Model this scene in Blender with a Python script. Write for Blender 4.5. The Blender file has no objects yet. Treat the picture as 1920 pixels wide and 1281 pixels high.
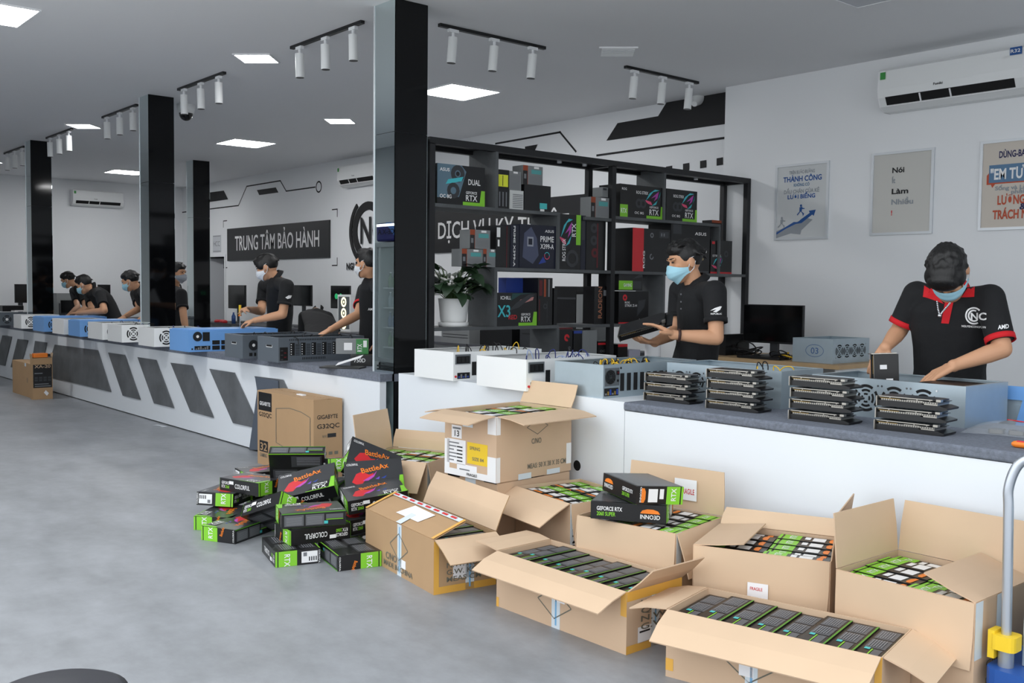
import bpy, bmesh, math, random
from mathutils import Vector as V, Matrix, Euler
from mathutils.bvhtree import BVHTree
random.seed(7)
scene = bpy.context.scene
COL = scene.collection
# ------------------------------------------------------------------ camera
RX = V((0.648, 0.762, 0.0108)).normalized()
FW = V((-0.760, 0.647, -0.0531)).normalized()
RX = (RX - FW * RX.dot(FW)).normalized()
UPV = RX.cross(FW).normalized()
CAM = V((0, 0, 1.45)); FOC = 1867.0
cd = bpy.data.cameras.new('camera'); co = bpy.data.objects.new('camera', cd); COL.objects.link(co)
cm = Matrix((RX, UPV, -FW)).transposed().to_4x4(); cm.translation = CAM; co.matrix_world = cm
cd.sensor_width = 36; cd.lens = FOC / 1920 * 36; cd.clip_start = 0.05; cd.clip_end = 200
scene.camera = co
# ------------------------------------------------------------------ world, exposure
w = bpy.data.worlds.new('overcast_sky'); scene.world = w; w.use_nodes = True
nt = w.node_tree; bg = nt.nodes['Background']
bg.inputs[0].default_value = (0.92, 0.96, 1.0, 1); bg.inputs[1].default_value = 1.48
vs = scene.view_settings; vs.view_transform = 'Standard'; vs.look = 'None'; vs.gamma = 1
vs.use_curve_mapping = False; vs.exposure = 0.5
scene.display_settings.display_device = 'sRGB'
PANEL_POWER = 22.0
# ------------------------------------------------------------------ helpers
def ray(u, v): return RX * (u - 960) + UPV * (640.5 - v) + FW * FOC
def at(u, v, x=None, y=None, z=None, d=None):
    r = ray(u, v)
    if z is not None: t = (z - CAM.z) / r.z
    elif y is not None: t = (y - CAM.y) / r.y
    elif x is not None: t = (x - CAM.x) / r.x
    else: t = d / FOC
    return CAM + r * t
def lin(c): return tuple(((v / 255) / 12.92 if v / 255 <= 0.04045 else ((v / 255 + 0.055) / 1.055) ** 2.4) for v in c)
MATS = {}
def M(name, rgb=None, rough=0.6, metal=0.0, noise=None, bump=None, emit=0, alpha=None, spec=None, coat=0, stretch=None, trans=0):
    """procedural material; noise=(scale, strength, detail) mottles the colour, bump=(scale, strength) gives relief"""
    if name in MATS: return MATS[name]
    m = bpy.data.materials.new(name); m.use_nodes = True; MATS[name] = m
    t = m.node_tree; b = t.nodes['Principled BSDF']; c = (*lin(rgb), 1)
    b.inputs['Base Color'].default_value = c; b.inputs['Roughness'].default_value = rough; b.inputs['Metallic'].default_value = metal
    if spec is not None: b.inputs['Specular IOR Level'].default_value = spec
    if coat: b.inputs['Coat Weight'].default_value = coat; b.inputs['Coat Roughness'].default_value = 0.1
    if trans: b.inputs['Transmission Weight'].default_value = trans
    if emit: b.inputs['Emission Color'].default_value = c; b.inputs['Emission Strength'].default_value = emit
    if alpha is not None: b.inputs['Alpha'].default_value = alpha
    if noise or bump:
        tc = t.nodes.new('ShaderNodeTexCoord'); src = tc.outputs['Object']
        if stretch:
            mp = t.nodes.new('ShaderNodeMapping'); mp.inputs['Scale'].default_value = stretch
            t.links.new(src, mp.inputs[0]); src = mp.outputs[0]
    if noise:
        n = t.nodes.new('ShaderNodeTexNoise'); n.inputs['Scale'].default_value = noise[0]
        n.inputs['Detail'].default_value = noise[2] if len(noise) > 2 else 5; n.inputs['Roughness'].default_value = 0.6
        t.links.new(src, n.inputs['Vector'])
        r = t.nodes.new('ShaderNodeValToRGB'); s = noise[1]
        r.color_ramp.elements[0].position = 0.3; r.color_ramp.elements[1].position = 0.7
        r.color_ramp.elements[0].color = (*[x * (1 - s) for x in c[:3]], 1); r.color_ramp.elements[1].color = (*[min(1, x * (1 + s)) for x in c[:3]], 1)
        t.links.new(n.outputs[0], r.inputs[0]); t.links.new(r.outputs[0], b.inputs['Base Color'])
    if bump:
        n2 = t.nodes.new('ShaderNodeTexNoise'); n2.inputs['Scale'].default_value = bump[0]; n2.inputs['Detail'].default_value = 4
        t.links.new(src, n2.inputs['Vector'])
        bp = t.nodes.new('ShaderNodeBump'); bp.inputs['Strength'].default_value = bump[1]; bp.inputs['Distance'].default_value = 0.02
        t.links.new(n2.outputs[0], bp.inputs['Height']); t.links.new(bp.outputs[0], b.inputs['Normal'])
    return m
def FR(o, u, v):
    """frame at o with axes u, v and their normal"""
    u = V(u).normalized(); v = V(v); v = (v - u * v.dot(u)).normalized(); n = u.cross(v)
    m = Matrix((u, v, n)).transposed().to_4x4(); m.translation = V(o); return m
ID = Matrix.Identity(4)
_txt = {}
def text_geo(s, bold=0.0):
    k = (s, bold)
    if k not in _txt:
        c = bpy.data.curves.new('lettering_curve', 'FONT'); c.body = s; c.offset = bold; c.resolution_u = 3
        o = bpy.data.objects.new('lettering_curve', c); COL.objects.link(o)
        m = bpy.data.meshes.new_from_object(o)
        vs_ = [v.co.copy() for v in m.vertices]; fs = [tuple(p.vertices) for p in m.polygons]
        bpy.data.objects.remove(o); bpy.data.curves.remove(c); bpy.data.meshes.remove(m)
        x0 = min(v.x for v in vs_); x1 = max(v.x for v in vs_)
        _txt[k] = ([V((v.x - x0, v.y, 0)) for v in vs_], fs, x1 - x0)
    return _txt[k]
class MB:
    def __init__(s): s.v = []; s.f = []; s.m = []; s.sm = []
    def add(s, vs_, fs, mat, m=ID, smooth=False):
        b = len(s.v); s.v += [m @ V(p) for p in vs_]
        for f in fs: s.f.append(tuple(b + i for i in f)); s.m.append(mat); s.sm.append(smooth)
        return s
    def box(s, a, b, mat, m=ID):
        (x0, y0, z0), (x1, y1, z1) = a, b
        if x0 > x1: x0, x1 = x1, x0
        if y0 > y1: y0, y1 = y1, y0
        if z0 > z1: z0, z1 = z1, z0
        return s.add([(x0,y0,z0),(x1,y0,z0),(x1,y1,z0),(x0,y1,z0),(x0,y0,z1),(x1,y0,z1),(x1,y1,z1),(x0,y1,z1)],
                     [(3,2,1,0),(4,5,6,7),(0,1,5,4),(1,2,6,5),(2,3,7,6),(3,0,4,7)], mat, m)
    def rbox(s, a, b, r, mat, m=ID, n=3, axis=2):
        """box rounded along one axis"""
        lo = [min(a[i], b[i]) for i in range(3)]; hi = [max(a[i], b[i]) for i in range(3)]
        i, j = [(1, 2), (2, 0), (0, 1)][axis]; pts = []
        for cx, cy, a0 in ((hi[i]-r, hi[j]-r, 0), (lo[i]+r, hi[j]-r, 90), (lo[i]+r, lo[j]+r, 180), (hi[i]-r, lo[j]+r, 270)):
            for k in range(n + 1):
                t = math.radians(a0 + 90 * k / n); pts.append((cx + r * math.cos(t), cy + r * math.sin(t)))
        P = Matrix(((0,0,0),(0,0,0),(0,0,0))).to_4x4()
        vs_ = []
        for h in (lo[axis], hi[axis]):
            for p in pts:
                q = [0, 0, 0]; q[i], q[j], q[axis] = p[0], p[1], h; vs_.append(q)
        k = len(pts)
        return s.add(vs_, [tuple(range(k))[::-1], tuple(range(k, 2*k))] + [(q, (q+1) % k, k + (q+1) % k, k + q) for q in range(k)], mat, m)
    def prism(s, poly, h0, h1, mat, m=ID):
        n = len(poly); ar = sum(poly[i][0]*poly[(i+1)%n][1]-poly[(i+1)%n][0]*poly[i][1] for i in range(n))
        if ar < 0: poly = poly[::-1]
        return s.add([(x, y, h0) for x, y in poly] + [(x, y, h1) for x, y in poly],
                     [tuple(range(n))[::-1], tuple(range(n, 2*n))] + [(i, (i+1) % n, n + (i+1) % n, n + i) for i in range(n)], mat, m)
    def quad(s, pts, mat, m=ID): return s.add(pts, [tuple(range(len(pts)))], mat, m)
    def cyl(s, p0, p1, r0, mat, r1=None, n=16, m=ID, caps=True, smooth=True):
        r1 = r0 if r1 is None else r1; p0 = V(p0); p1 = V(p1); d = (p1 - p0).normalized()
        u = d.orthogonal().normalized(); w_ = d.cross(u)
        vs_ = [p0 + (u*math.cos(2*math.pi*i/n) + w_*math.sin(2*math.pi*i/n))*r0 for i in range(n)]
        vs_ += [p1 + (u*math.cos(2*math.pi*i/n) + w_*math.sin(2*math.pi*i/n))*r1 for i in range(n)]
        s.add(vs_, [(i, (i+1) % n, n + (i+1) % n, n + i) for i in range(n)], mat, m, smooth)
        if caps: s.add(vs_, [tuple(range(n))[::-1], tuple(range(n, 2*n))], mat, m)
        return s
    def tube(s, pts, r, mat, n=8, m=ID):
        pts = [V(p) for p in pts]; rs = r if isinstance(r, (list, tuple)) else [r]*len(pts); vs_ = []; u = None
        for i, p in enumerate(pts):
            d = (pts[min(i+1, len(pts)-1)] - pts[max(i-1, 0)]).normalized()
            u = d.orthogonal().normalized() if u is None else (u - d*u.dot(d)).normalized()
            w_ = d.cross(u)
            vs_ += [p + (u*math.cos(2*math.pi*k/n) + w_*math.sin(2*math.pi*k/n))*rs[i] for k in range(n)]
        fs = [(i*n+k, i*n+(k+1) % n, (i+1)*n+(k+1) % n, (i+1)*n+k) for i in range(len(pts)-1) for k in range(n)]
        s.add(vs_, fs, mat, m, True)
        return s.add(vs_, [tuple(range(n))[::-1], tuple(range((len(pts)-1)*n, len(pts)*n))], mat, m)
    def lathe(s, prof, mat, n=24, m=ID, smooth=True):
        vs_ = [(r*math.cos(2*math.pi*k/n), r*math.sin(2*math.pi*k/n), z) for r, z in prof for k in range(n)]
        return s.add(vs_, [(i*n+k, i*n+(k+1) % n, (i+1)*n+(k+1) % n, (i+1)*n+k) for i in range(len(prof)-1) for k in range(n)], mat, m, smooth)
    def ell(s, c, r, mat, m=ID, rot=None, nu=16, nv=10):
        c = V(c); vs_ = []; q = rot if rot is not None else Matrix.Identity(3)
        for j in range(1, nv):
            t = math.pi*j/nv
            for i in range(nu):
                a = 2*math.pi*i/nu
                vs_.append(c + q @ V((r[0]*math.sin(t)*math.cos(a), r[1]*math.sin(t)*math.sin(a), r[2]*math.cos(t))))
        vs_ += [c + q @ V((0, 0, r[2])), c + q @ V((0, 0, -r[2]))]; k = len(vs_)
        fs = [(j*nu+i, (j+1)*nu+i, (j+1)*nu+(i+1) % nu, j*nu+(i+1) % nu) for j in range(nv-2) for i in range(nu)]
        fs += [(k-2, i, (i+1) % nu) for i in range(nu)] + [(k-1, (nv-2)*nu+(i+1) % nu, (nv-2)*nu+i) for i in range(nu)]
        return s.add(vs_, fs, mat, m, True)
    def text(s, body, mat, m, h=0.1, w=None, bold=0.0, align='l', rot=0, center=False):
        """flat lettering: cap height h, optional total width w, in the xy plane of frame m"""
        vs_, fs, wd = text_geo(body, bold); k = h / 0.69; kx = (w / wd) if w else k
        off = {'l': 0, 'c': -wd*kx/2, 'r': -wd*kx}[align]; yo = -h/2 if center else 0
        R_ = Matrix.Rotation(math.radians(rot), 4, 'Z')
        return s.add([R_ @ V((v.x*kx + off, v.y*k + yo, 0)) for v in vs_], fs, mat, m)
    def arc(s, r0, r1, a0, a1, mat, m=ID, n=8, z=0):
        vs_ = []
        for i in range(n + 1):
            t = math.radians(a0 + (a1 - a0)*i/n); vs_ += [(r0*math.cos(t), r0*math.sin(t), z), (r1*math.cos(t), r1*math.sin(t), z)]
        return s.add(vs_, [(2*i, 2*i+1, 2*i+3, 2*i+2) for i in range(n)], mat, m)
    def mesh(s, name):
        me = bpy.data.meshes.new(name); me.from_pydata([tuple(p) for p in s.v], [], s.f)
        ms = []
        for x in s.m:
            if x not in ms: ms.append(x)
        for x in ms: me.materials.append(x)
        ix = {x: i for i, x in enumerate(ms)}
        me.polygons.foreach_set('material_index', [ix[x] for x in s.m]); me.polygons.foreach_set('use_smooth', s.sm)
        me.update(); return me
    def build(s, name, parent=None, **tags):
        return link(name, s.mesh(name), parent, **tags)
def link(name, data, parent=None, label=None, cat=None, group=None, kind=None, loc=None, rot=None, mw=None):
    o = bpy.data.objects.new(name, data); COL.objects.link(o)
    if parent: o.parent = parent
    if loc is not None: o.location = loc
    if rot is not None: o.rotation_euler = rot
    if mw is not None: o.matrix_local = mw
    for k, v in (('label', label), ('category', cat), ('group', group), ('kind', kind)):
        if v: o[k] = v
    return o
def thing(name, label, cat, loc=(0, 0, 0), rz=0, group=None, mw=None):
    return link(name, None, None, label, cat, group, loc=None if mw is not None else loc, rot=None if mw is not None else (0, 0, rz), mw=mw)
def copy_tree(o, mw=None, label=None, group=None, parent=None):
    c = o.copy(); COL.objects.link(c)
    if parent: c.parent = parent
    if mw is not None: c.matrix_local = mw
    if label: c['label'] = label
    if group: c['group'] = group
    for ch in list(o.children): copy_tree(ch, parent=c)
    return c
def bevel(o, wd=0.004, seg=2):
    m = o.modifiers.new('soft_edge', 'BEVEL'); m.width = wd; m.segments = seg; m.limit_method = 'ANGLE'; return o
def RZ(a): return Matrix.Rotation(a, 4, 'Z')
def TR(*p): return Matrix.Translation(V(p))
# ------------------------------------------------------------------ materials
WHITE = M('white_paint', (236, 238, 240), 0.75, bump=(40, .02))
CEIL = M('ceiling_paint', (236, 237, 239), 0.9)
CWHITE = M('counter_white_laminate', (230, 235, 240), 0.4)
FLOORM = None
MIRROR = M('column_mirror', (218, 229, 229), 0.01, 1.0)
BLACKG = M('black_gloss_panel', (8, 9, 11), 0.06, spec=0.35)
BLACK = M('black_matte', (14, 15, 17), 0.6)
BLACKP = M('black_plastic', (17, 18, 20), 0.4)
DGREY = M('dark_grey_print', (52, 54, 58), 0.45)
SLATE = M('grey_concrete_laminate', (98, 101, 104), 0.55, noise=(3.5, .28, 8))
CARPET = M('grey_felt_worktop', (112, 118, 130), 0.95, noise=(60, .22, 6), bump=(300, .3))
RACKB = M('rack_black_steel', (22, 23, 26), 0.5)
SHELFG = M('rack_grey_board', (84, 87, 89), 0.6, noise=(4, .25, 8))
CARD = M('brown_cardboard', (204, 175, 146), 0.8, noise=(2.2, .06, 3))
CARD2 = M('dark_brown_cardboard', (178, 145, 108), 0.8, noise=(2, .06, 3))
CARDIN = M('inner_cardboard', (212, 184, 154), 0.85, noise=(2, .05, 3))
TAPE = M('clear_tape', (214, 224, 230), 0.25)
TAPEB = M('tape_blue_print', (120, 175, 215), 0.3)
YTAPE = M('yellow_tape', (226, 172, 76), 0.35)
PAPER = M('white_paper', (240, 240, 242), 0.7)
INK = M('black_ink', (28, 28, 30), 0.7)
GINK = M('grey_green_ink', (112, 110, 98), 0.8)
RINK = M('red_ink', (206, 50, 50), 0.7)
GREEN = M('lime_green_print', (132, 204, 50), 0.4)
ORANGE = M('orange_print', (240, 130, 36), 0.45)
REDP = M('red_print', (206, 40, 48), 0.45)
MAGENTA = M('magenta_print', (180, 70, 170), 0.45)
TEAL = M('teal_sticker', (70, 190, 190), 0.4)
WPRINT = M('white_print', (238, 238, 238), 0.5)
GPRINT = M('grey_print', (120, 122, 126), 0.45)
YELLOWP = M('yellow_print', (238, 200, 40), 0.5)
BLUEP = M('blue_print', (40, 66, 150), 0.45)
CYANP = M('cyan_print', (70, 190, 200), 0.45)
PINKP = M('pink_print', (226, 80, 120), 0.45)
BOXBLK = M('black_box_print', (17, 17, 19), 0.32)
BOXGR = M('dark_grey_box_print', (56, 57, 60), 0.3)
STEEL = M('galvanised_steel', (176, 190, 198), 0.38, 0.55, noise=(3, .08, 6))
STEELW = M('white_case_paint', (236, 238, 238), 0.4)
BLUEC = M('blue_case_paint', (112, 164, 224), 0.42)
GREYC = M('grey_case_paint', (92, 100, 108), 0.5)
CHROME = M('chrome', (210, 214, 218), 0.18, 1.0)
BRASS = M('gold_contact', (196, 160, 90), 0.35, 0.8)
HOLE = M('dark_opening', (10, 10, 12), 0.8)
PSU = M('psu_grey', (112, 118, 122), 0.4, 0.4)
YWIRE = M('yellow_cable', (230, 186, 40), 0.5)
BWIRE = M('black_cable', (16, 16, 18), 0.5)
NWIRE = M('navy_cable', (38, 48, 110), 0.5)
LWIRE = M('pale_blue_cable', (150, 165, 200), 0.5)
SCREEN = M('dark_screen', (8, 9, 11), 0.12)
SKIN = M('skin', (206, 156, 122), 0.55, spec=0.35)
HAIR = M('black_hair', (13, 12, 12), 0.5, noise=(90, .35, 4), bump=(140, .16), stretch=(1, 1, .25))
SHIRT = M('black_polo_fabric', (17, 18, 21), 0.85, bump=(14, .25))
REDF = M('red_trim_fabric', (208, 22, 34), 0.8)
MASKB = M('blue_mask', (168, 216, 232), 0.8)
MASKW = M('white_mask', (228, 232, 236), 0.8)
TROUS = M('dark_trousers', (24, 25, 30), 0.85)
WOOD = M('pale_wood_desk', (190, 160, 120), 0.5, noise=(5, .1))
DESKG = M('grey_desk', (74, 76, 82), 0.6)
ALU = M('silver_frame', (214, 218, 222), 0.3, 0.2)
# ================================================================== structure
ZC = 3.51; YB = 8.45; YP = 8.25; XL = -20.8; YC = 3.93; XJ = -6.393
def floor_material():
    m = bpy.data.materials.new('polished_concrete'); m.use_nodes = True; t = m.node_tree; b = t.nodes['Principled BSDF']
    tc = t.nodes.new('ShaderNodeTexCoord')
    def ns(scale, detail, st=None):
        n = t.nodes.new('ShaderNodeTexNoise'); n.inputs['Scale'].default_value = scale; n.inputs['Detail'].default_value = detail
        n.inputs['Roughness'].default_value = 0.65
        src = tc.outputs['Object']
        if st:
            mp = t.nodes.new('ShaderNodeMapping'); mp.inputs['Scale'].default_value = st[0]; mp.inputs['Rotation'].default_value = (0, 0, st[1])
            t.links.new(src, mp.inputs[0]); src = mp.outputs[0]
        t.links.new(src, n.inputs['Vector']); return n
    a = ns(1.5, 9, ((1, 2.2, 1), 0.9)); c = ns(9, 6)
    r = t.nodes.new('ShaderNodeValToRGB'); r.color_ramp.elements[0].position = 0.34; r.color_ramp.elements[1].position = 0.66
    r.color_ramp.elements[0].color = (*lin((128, 131, 134)), 1); r.color_ramp.elements[1].color = (*lin((157, 160, 165)), 1)
    mx = t.nodes.new('ShaderNodeMath'); mx.operation = 'MULTIPLY_ADD'; mx.inputs[1].default_value = 0.3
    ma = t.nodes.new('ShaderNodeMath'); ma.operation = 'MULTIPLY'; ma.inputs[1].default_value = 0.7
    t.links.new(a.outputs[0], ma.inputs[0]); t.links.new(c.outputs[0], mx.inputs[0]); t.links.new(ma.outputs[0], mx.inputs[2])
    t.links.new(mx.outputs[0], r.inputs[0]); t.links.new(r.outputs[0], b.inputs['Base Color'])
    rr = t.nodes.new('ShaderNodeMapRange'); rr.inputs['To Min'].default_value = 0.34; rr.inputs['To Max'].default_value = 0.5
    t.links.new(a.outputs[0], rr.inputs[0]); t.links.new(rr.outputs[0], b.inputs['Roughness'])
    return m
FLOORM = floor_material()
mb = MB().box((XL - .2, -.3, -0.2), (12, YB + 3, 0), FLOORM); mb.build('floor', kind='structure')
mb = MB().box((XL - .2, -18, -0.22), (14, -.3, -.02), M('bounce_pavement', (204, 204, 202), .9, noise=(3, .08))); mb.build('floor_bounce', kind='structure')  # unseen ground, added pale to bounce sky light up to the ceiling
mb = MB().prism([(XL - .2, -.25), (-8.4, -.25), (-8.2, 1.2), (-5.2, 1.9), (-2.5, 3.4), (4.6, 3.4), (4.6, YB + .2), (XL - .2, YB + .2)], ZC, ZC + .2, CEIL); mb.build('ceiling', kind='structure')  # unseen front edge slanted back on the right to admit sky light
# back wall with a doorway
dx0, dx1, dz = -19.75, -18.70, 2.02
mb = MB().box((XL, YB, 0), (dx0, YB + .15, ZC), WHITE).box((dx1, YB, 0), (XJ, YB + .15, ZC), WHITE).box((dx0, YB, dz), (dx1, YB + .15, ZC), WHITE)
mb.box((dx0 - .1, YB + .15, 0), (dx0, YB + 1.5, 2.4), BLACK).box((dx1, YB + .15, 0), (dx1 + .1, YB + 1.5, 2.4), BLACK)  # black walls paint in the dark of the room beyond
mb.box((dx0 - .1, YB + 1.5, 0), (dx1 + .1, YB + 1.6, 2.4), BLACK).box((dx0, YB + .15, 2.4), (dx1, YB + 1.5, 2.5), BLACK)
mb.build('wall_back', kind='structure')
d = link('door_1', None, kind='structure')
m = FR((dx0 + .05, YB + .02, 0), (math.cos(.35), math.sin(.35), 0), (0, 0, 1))
GDOOR = M('grey_door_paint', (170, 172, 176), 0.5)
MB().box((0, 0.01, -.02), (.85, 2.0, .02), GDOOR, m).build('door_leaf', d)
MB().cyl((.78, 1.0, .02), (.78, 1.0, .06), .012, CHROME, m=m).box((.68, .99, .05), (.79, 1.01, .065), CHROME, m).build('door_handle', d)
mb = MB().box((dx0 - .05, YB - .015, 0), (dx0, YB + .15, dz + .05), WHITE).box((dx1, YB - .015, 0), (dx1 + .05, YB + .15, dz + .05), WHITE).box((dx0, YB - .015, dz), (dx1, YB + .15, dz + .05), WHITE)
mb.build('door_frame', d)
MB().box((XJ, YP, 0), (4.6, YB + .15, ZC), WHITE).build('wall_right', kind='structure')
MB().box((XL - .15, -.25, 0), (XL, YB + .15, ZC), WHITE).build('wall_left', kind='structure')
MB().box((XL, -.25, 0), (-8.4, -.1, ZC), M('front_wall_paint', (186, 190, 194), .8)).build('wall_front', kind='structure')  # out of direct view; length set to hold back daylight on the left
MB().box((4.45, 4.6, 0), (4.6, YP, ZC), WHITE).build('wall_side', kind='structure')
# ------------------------------------------------------------------ columns
def column(x0, y0, label, seam=2.57, w=.285):
    t = thing('column', label, 'column', (x0 + w/2, y0 + w/2, 0)); h = w/2
    def loc(b): return b
    MB().box((-h + .012, -h + .012, 0), (h - .012, h - .012, ZC), DGREY).build('column_core', t)
    for k, (z0, z1) in enumerate(((0, seam - .002), (seam + .002, ZC))):
        MB().box((-h + .006, -h, z0), (h - .001, -h + .0115, z1), MIRROR).build('mirror_panel', t)
        MB().box((h - .0115, -h, z0), (h, h - .006, z1), BLACKG).build('black_panel', t)
        MB().box((-h + .006, h - .0115, z0), (h - .006, h, z1), MIRROR).build('mirror_panel', t)
        MB().box((-h, -h + .006, z0), (-h + .0115, h - .006, z1), BLACKG).build('black_panel', t)
    MB().box((-h - .002, -h - .004, 0), (-h + .012, -h + .010, ZC), ALU).build('corner_trim', t)
    return t
COLS = [(-6.335, 4.03), (-11.16, 4.05), (-15.80, 4.07)]
column(*COLS[0], 'tall black and mirrored column in front of the shelf rack')
column(*COLS[1], 'black and mirrored column with the dome camera beside it')
column(*COLS[2], 'black and mirrored column farthest left along the counter')
column(-16.31, 6.70, 'black and mirrored column standing back behind the workers')
# ------------------------------------------------------------------ ceiling lights
LEDM = M('led_diffuser', (255, 255, 255), 0.5, emit=PANEL_POWER)
LEDOFF = M('unlit_diffuser', (205, 208, 214), 0.6)
def panel(x, y, s, label, rz=0, mat=LEDM, group=None):
    t = thing('ceiling_light', label, 'ceiling light', (x, y, ZC), rz, group); h = s/2
    mb = MB()
    for a, b in (((-h-.015, -h-.015), (h+.015, -h)), ((-h-.015, h), (h+.015, h+.015)), ((-h-.015, -h), (-h, h)), ((h, -h), (h+.015, h))):
        mb.box((*a, -.012), (*b, 0), CEIL)
    mb.build('frame', t); MB().box((-h, -h, -.008), (h, h, -.001), mat).build('diffuser', t)
panel(-8.45, 1.90, .62, 'square lit ceiling panel cut off at the top left corner')
panel(-8.45, 6.41, .62, 'large square lit ceiling panel right beside the nearest column')
panel(-13.57, 6.46, .62, 'square lit ceiling panel above the white lettered wall sign')
panel(-18.62, 6.52, .60, 'square lit ceiling panel left of the second column')
panel(-8.47, 4.14, .31, 'small lit ceiling panel left of the nearest track light', math.radians(47))
panel(-10.92, 6.45, .31, 'small lit ceiling panel between column and large panel', math.radians(47))
panel(-13.62, 4.22, .31, 'small lit ceiling panel beside the second track light from left', math.radians(47))
panel(-18.75, 4.25, .31, 'small lit ceiling panel at the far left edge', math.radians(47))
panel(-3.65, 6.30, .62, 'unlit square ceiling panel at the top right edge', 0, LEDOFF)
panel(-13.57, 1.9, .62, 'square lit ceiling panel over the customer side, mirrored in the second column')
def spot_track(p0, p1, label, tilt):
    p0 = V(p0); p1 = V(p1); t = thing('track_light', label, 'track light', tuple((p0 + p1)/2))
    c = (p0 + p1)/2; d = (p1 - p0).normalized(); L = (p1 - p0).length
    m = FR((0, 0, 0), d, (0, 0, 1))
    MB().box((-L/2, -.025, -.018), (L/2, 0, .018), BLACKP, m).build('rail', t)
    for k in (-.36, 0, .36):
        a = d * (k * L * 1.05); s = link('spotlight', None, t, loc=a)
        ax = (V((0, 0, -1)) + V(tilt)).normalized()
        MB().box((-.045, -.05, -.016), (.045, -.025, .016), WHITE, m).cyl((0, 0, -.05), (0, 0, -.085), .012, WHITE).build('adapter', s)
        b0 = V((0, 0, -.085)); b1 = b0 + ax * .20
        MB().cyl(b0, b1, .037, STEELW, n=20).build('barrel', s)
        MB().cyl(b1, b1 + ax*.003, .034, BLACKP, n=20).build('lens_ring', s)
TL = ['nearest spotlight track left of the nearest column, three white spots', 'spotlight track right of the second column above the dome camera', 'spotlight track just left of the second column',
      'spotlight track right of the farthest left column', 'spotlight track at the far left edge of the ceiling']
for (u0, v0, u1, v1), lb in zip(((547, 87, 680, 41), (335, 169, 421, 139), (193, 224, 257, 202), (88, 266, 135, 250), (9, 298, 46, 286)), TL):
    a = at(u0, v0, y=4.17); b = at(u1, v1, y=4.17); spot_track((a.x, 4.17, ZC), (b.x, 4.17, ZC), lb, (0, .02, 0))
spot_track((-6.39, 4.66, ZC), (-6.39, 5.77, ZC), 'spotlight track above the near end of the shelf rack', (-.06, -.04, 0))
spot_track((-6.41, 6.79, ZC), (-6.41, 7.83, ZC), 'spotlight track above the far end of the shelf rack', (-.05, -.06, 0))
t = thing('ceiling_vent', 'small white square air vent in the ceiling above the rack', 'vent', (-6.08, 6.34, ZC), math.radians(47)); mb = MB()
mb.box((-.165, -.165, -.012), (.165, .165, 0), CEIL); mb.build('vent_frame', t)
for k in range(7): MB().box((-.14, -.14 + k*.042, -.016), (.14, -.125 + k*.042, -.012), WHITE).build('slat', t)
t = thing('dome_camera', 'white dome security camera beside the second column', 'camera', (-11.20, 4.60, ZC))
MB().lathe([(0, 0), (.10, 0), (.10, -.05), (.085, -.10), (0, -.10)], STEELW).build('camera_base', t)
MB().ell((0, 0, -.10), (.078, .078, .085), M('black_dome', (6, 6, 8), .05)).build('dome', t)
p = at(1288, 184, y=8.25)
t = thing('wall_sensor', 'small white cone shaped sensor on the black wall graphic', 'sensor', (p.x, YB, p.z))
MB().cyl((0, -.02, .02), (.05, -.14, -.06), .075, STEELW, r1=.03).build('sensor_body', t); MB().box((-.04, -.03, -.04), (.04, 0, .08), STEELW).build('mount', t)
# ------------------------------------------------------------------ wall graphics (flat print on the walls)
def wp(u, v, y=YB): q = at(u, v, y=y); return (q.x, q.z)
WF = FR((0, YB - .004, 0), (1, 0, 0), (0, 0, 1))      # x right, y up, facing -y
def stroke(mb, pts, wd, mat, m, z=0):
    for (a, b), (c, d) in zip(pts, pts[1:]):
        dx, dy = c - a, d - b; l = math.hypot(dx, dy); nx, ny = -dy/l*wd/2, dx/l*wd/2; ex, ey = dx/l*wd/2, dy/l*wd/2
        mb.quad([(a-nx-ex, b-ny-ey, z), (c-nx+ex, d-ny+ey, z), (c+nx+ex, d+ny+ey, z), (a+nx-ex, b+ny-ey, z)], mat, m)
g = thing('wall_decal', 'black angular line graphic with a ring above the white lettered sign', 'wall graphic', (-15, YB, 2.8))
def ch(o, par): o.parent = par; o.location = -par.location; return o
mb = MB(); ln = [wp(320, 401), wp(447.5, 385.5), wp(463, 349.5), wp(526, 339), wp(537, 358.5), wp(591, 351)]
stroke(mb, ln, .022, INK, WF); ch(mb.build('line'), g)
r0 = wp(598, 350.5); mb = MB().arc(.075, .10, 0, 360, INK, WF @ TR(*r0, 0), 28); ch(mb.build('ring'), g)
mb = MB().quad([(*wp(385, 362), 0), (*wp(392, 379), 0), (*wp(428, 374), 0), (*wp(420, 357.5), 0)][::-1], INK, WF); ch(mb.build('parallelogram'), g)
mb = MB().quad([(*wp(482, 356.5), 0), (*wp(486.5, 366), 0), (*wp(522.5, 361), 0), (*wp(517.5, 351.5), 0)][::-1], INK, WF); ch(mb.build('parallelogram'), g)
g = thing('wall_decal', 'black line graphic with big black wedge above the shelf rack', 'wall graphic', (-7.5, YB, 2.8))
mb = MB(); stroke(mb, [wp(930, 269.5), wp(1050.5, 248), wp(1080, 284)], .024, INK, WF); stroke(mb, [wp(1120, 291.5), wp(1357, 259)], .024, INK, WF); ch(mb.build('line'), g)
mb = MB(); k = [wp(1137.5, 264), wp(1158.5, 231), wp(1234.5, 218), wp(1251, 191), wp(1362, 172.5), wp(1362, 232.5)]
mb.prism(k, 0, .002, INK, WF); ch(mb.build('wedge'), g)
mb = MB(); mb.prism([wp(985, 275), wp(1008.5, 271), wp(1003, 283), wp(985, 283)], 0, .002, INK, WF); ch(mb.build('wedge'), g)
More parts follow.
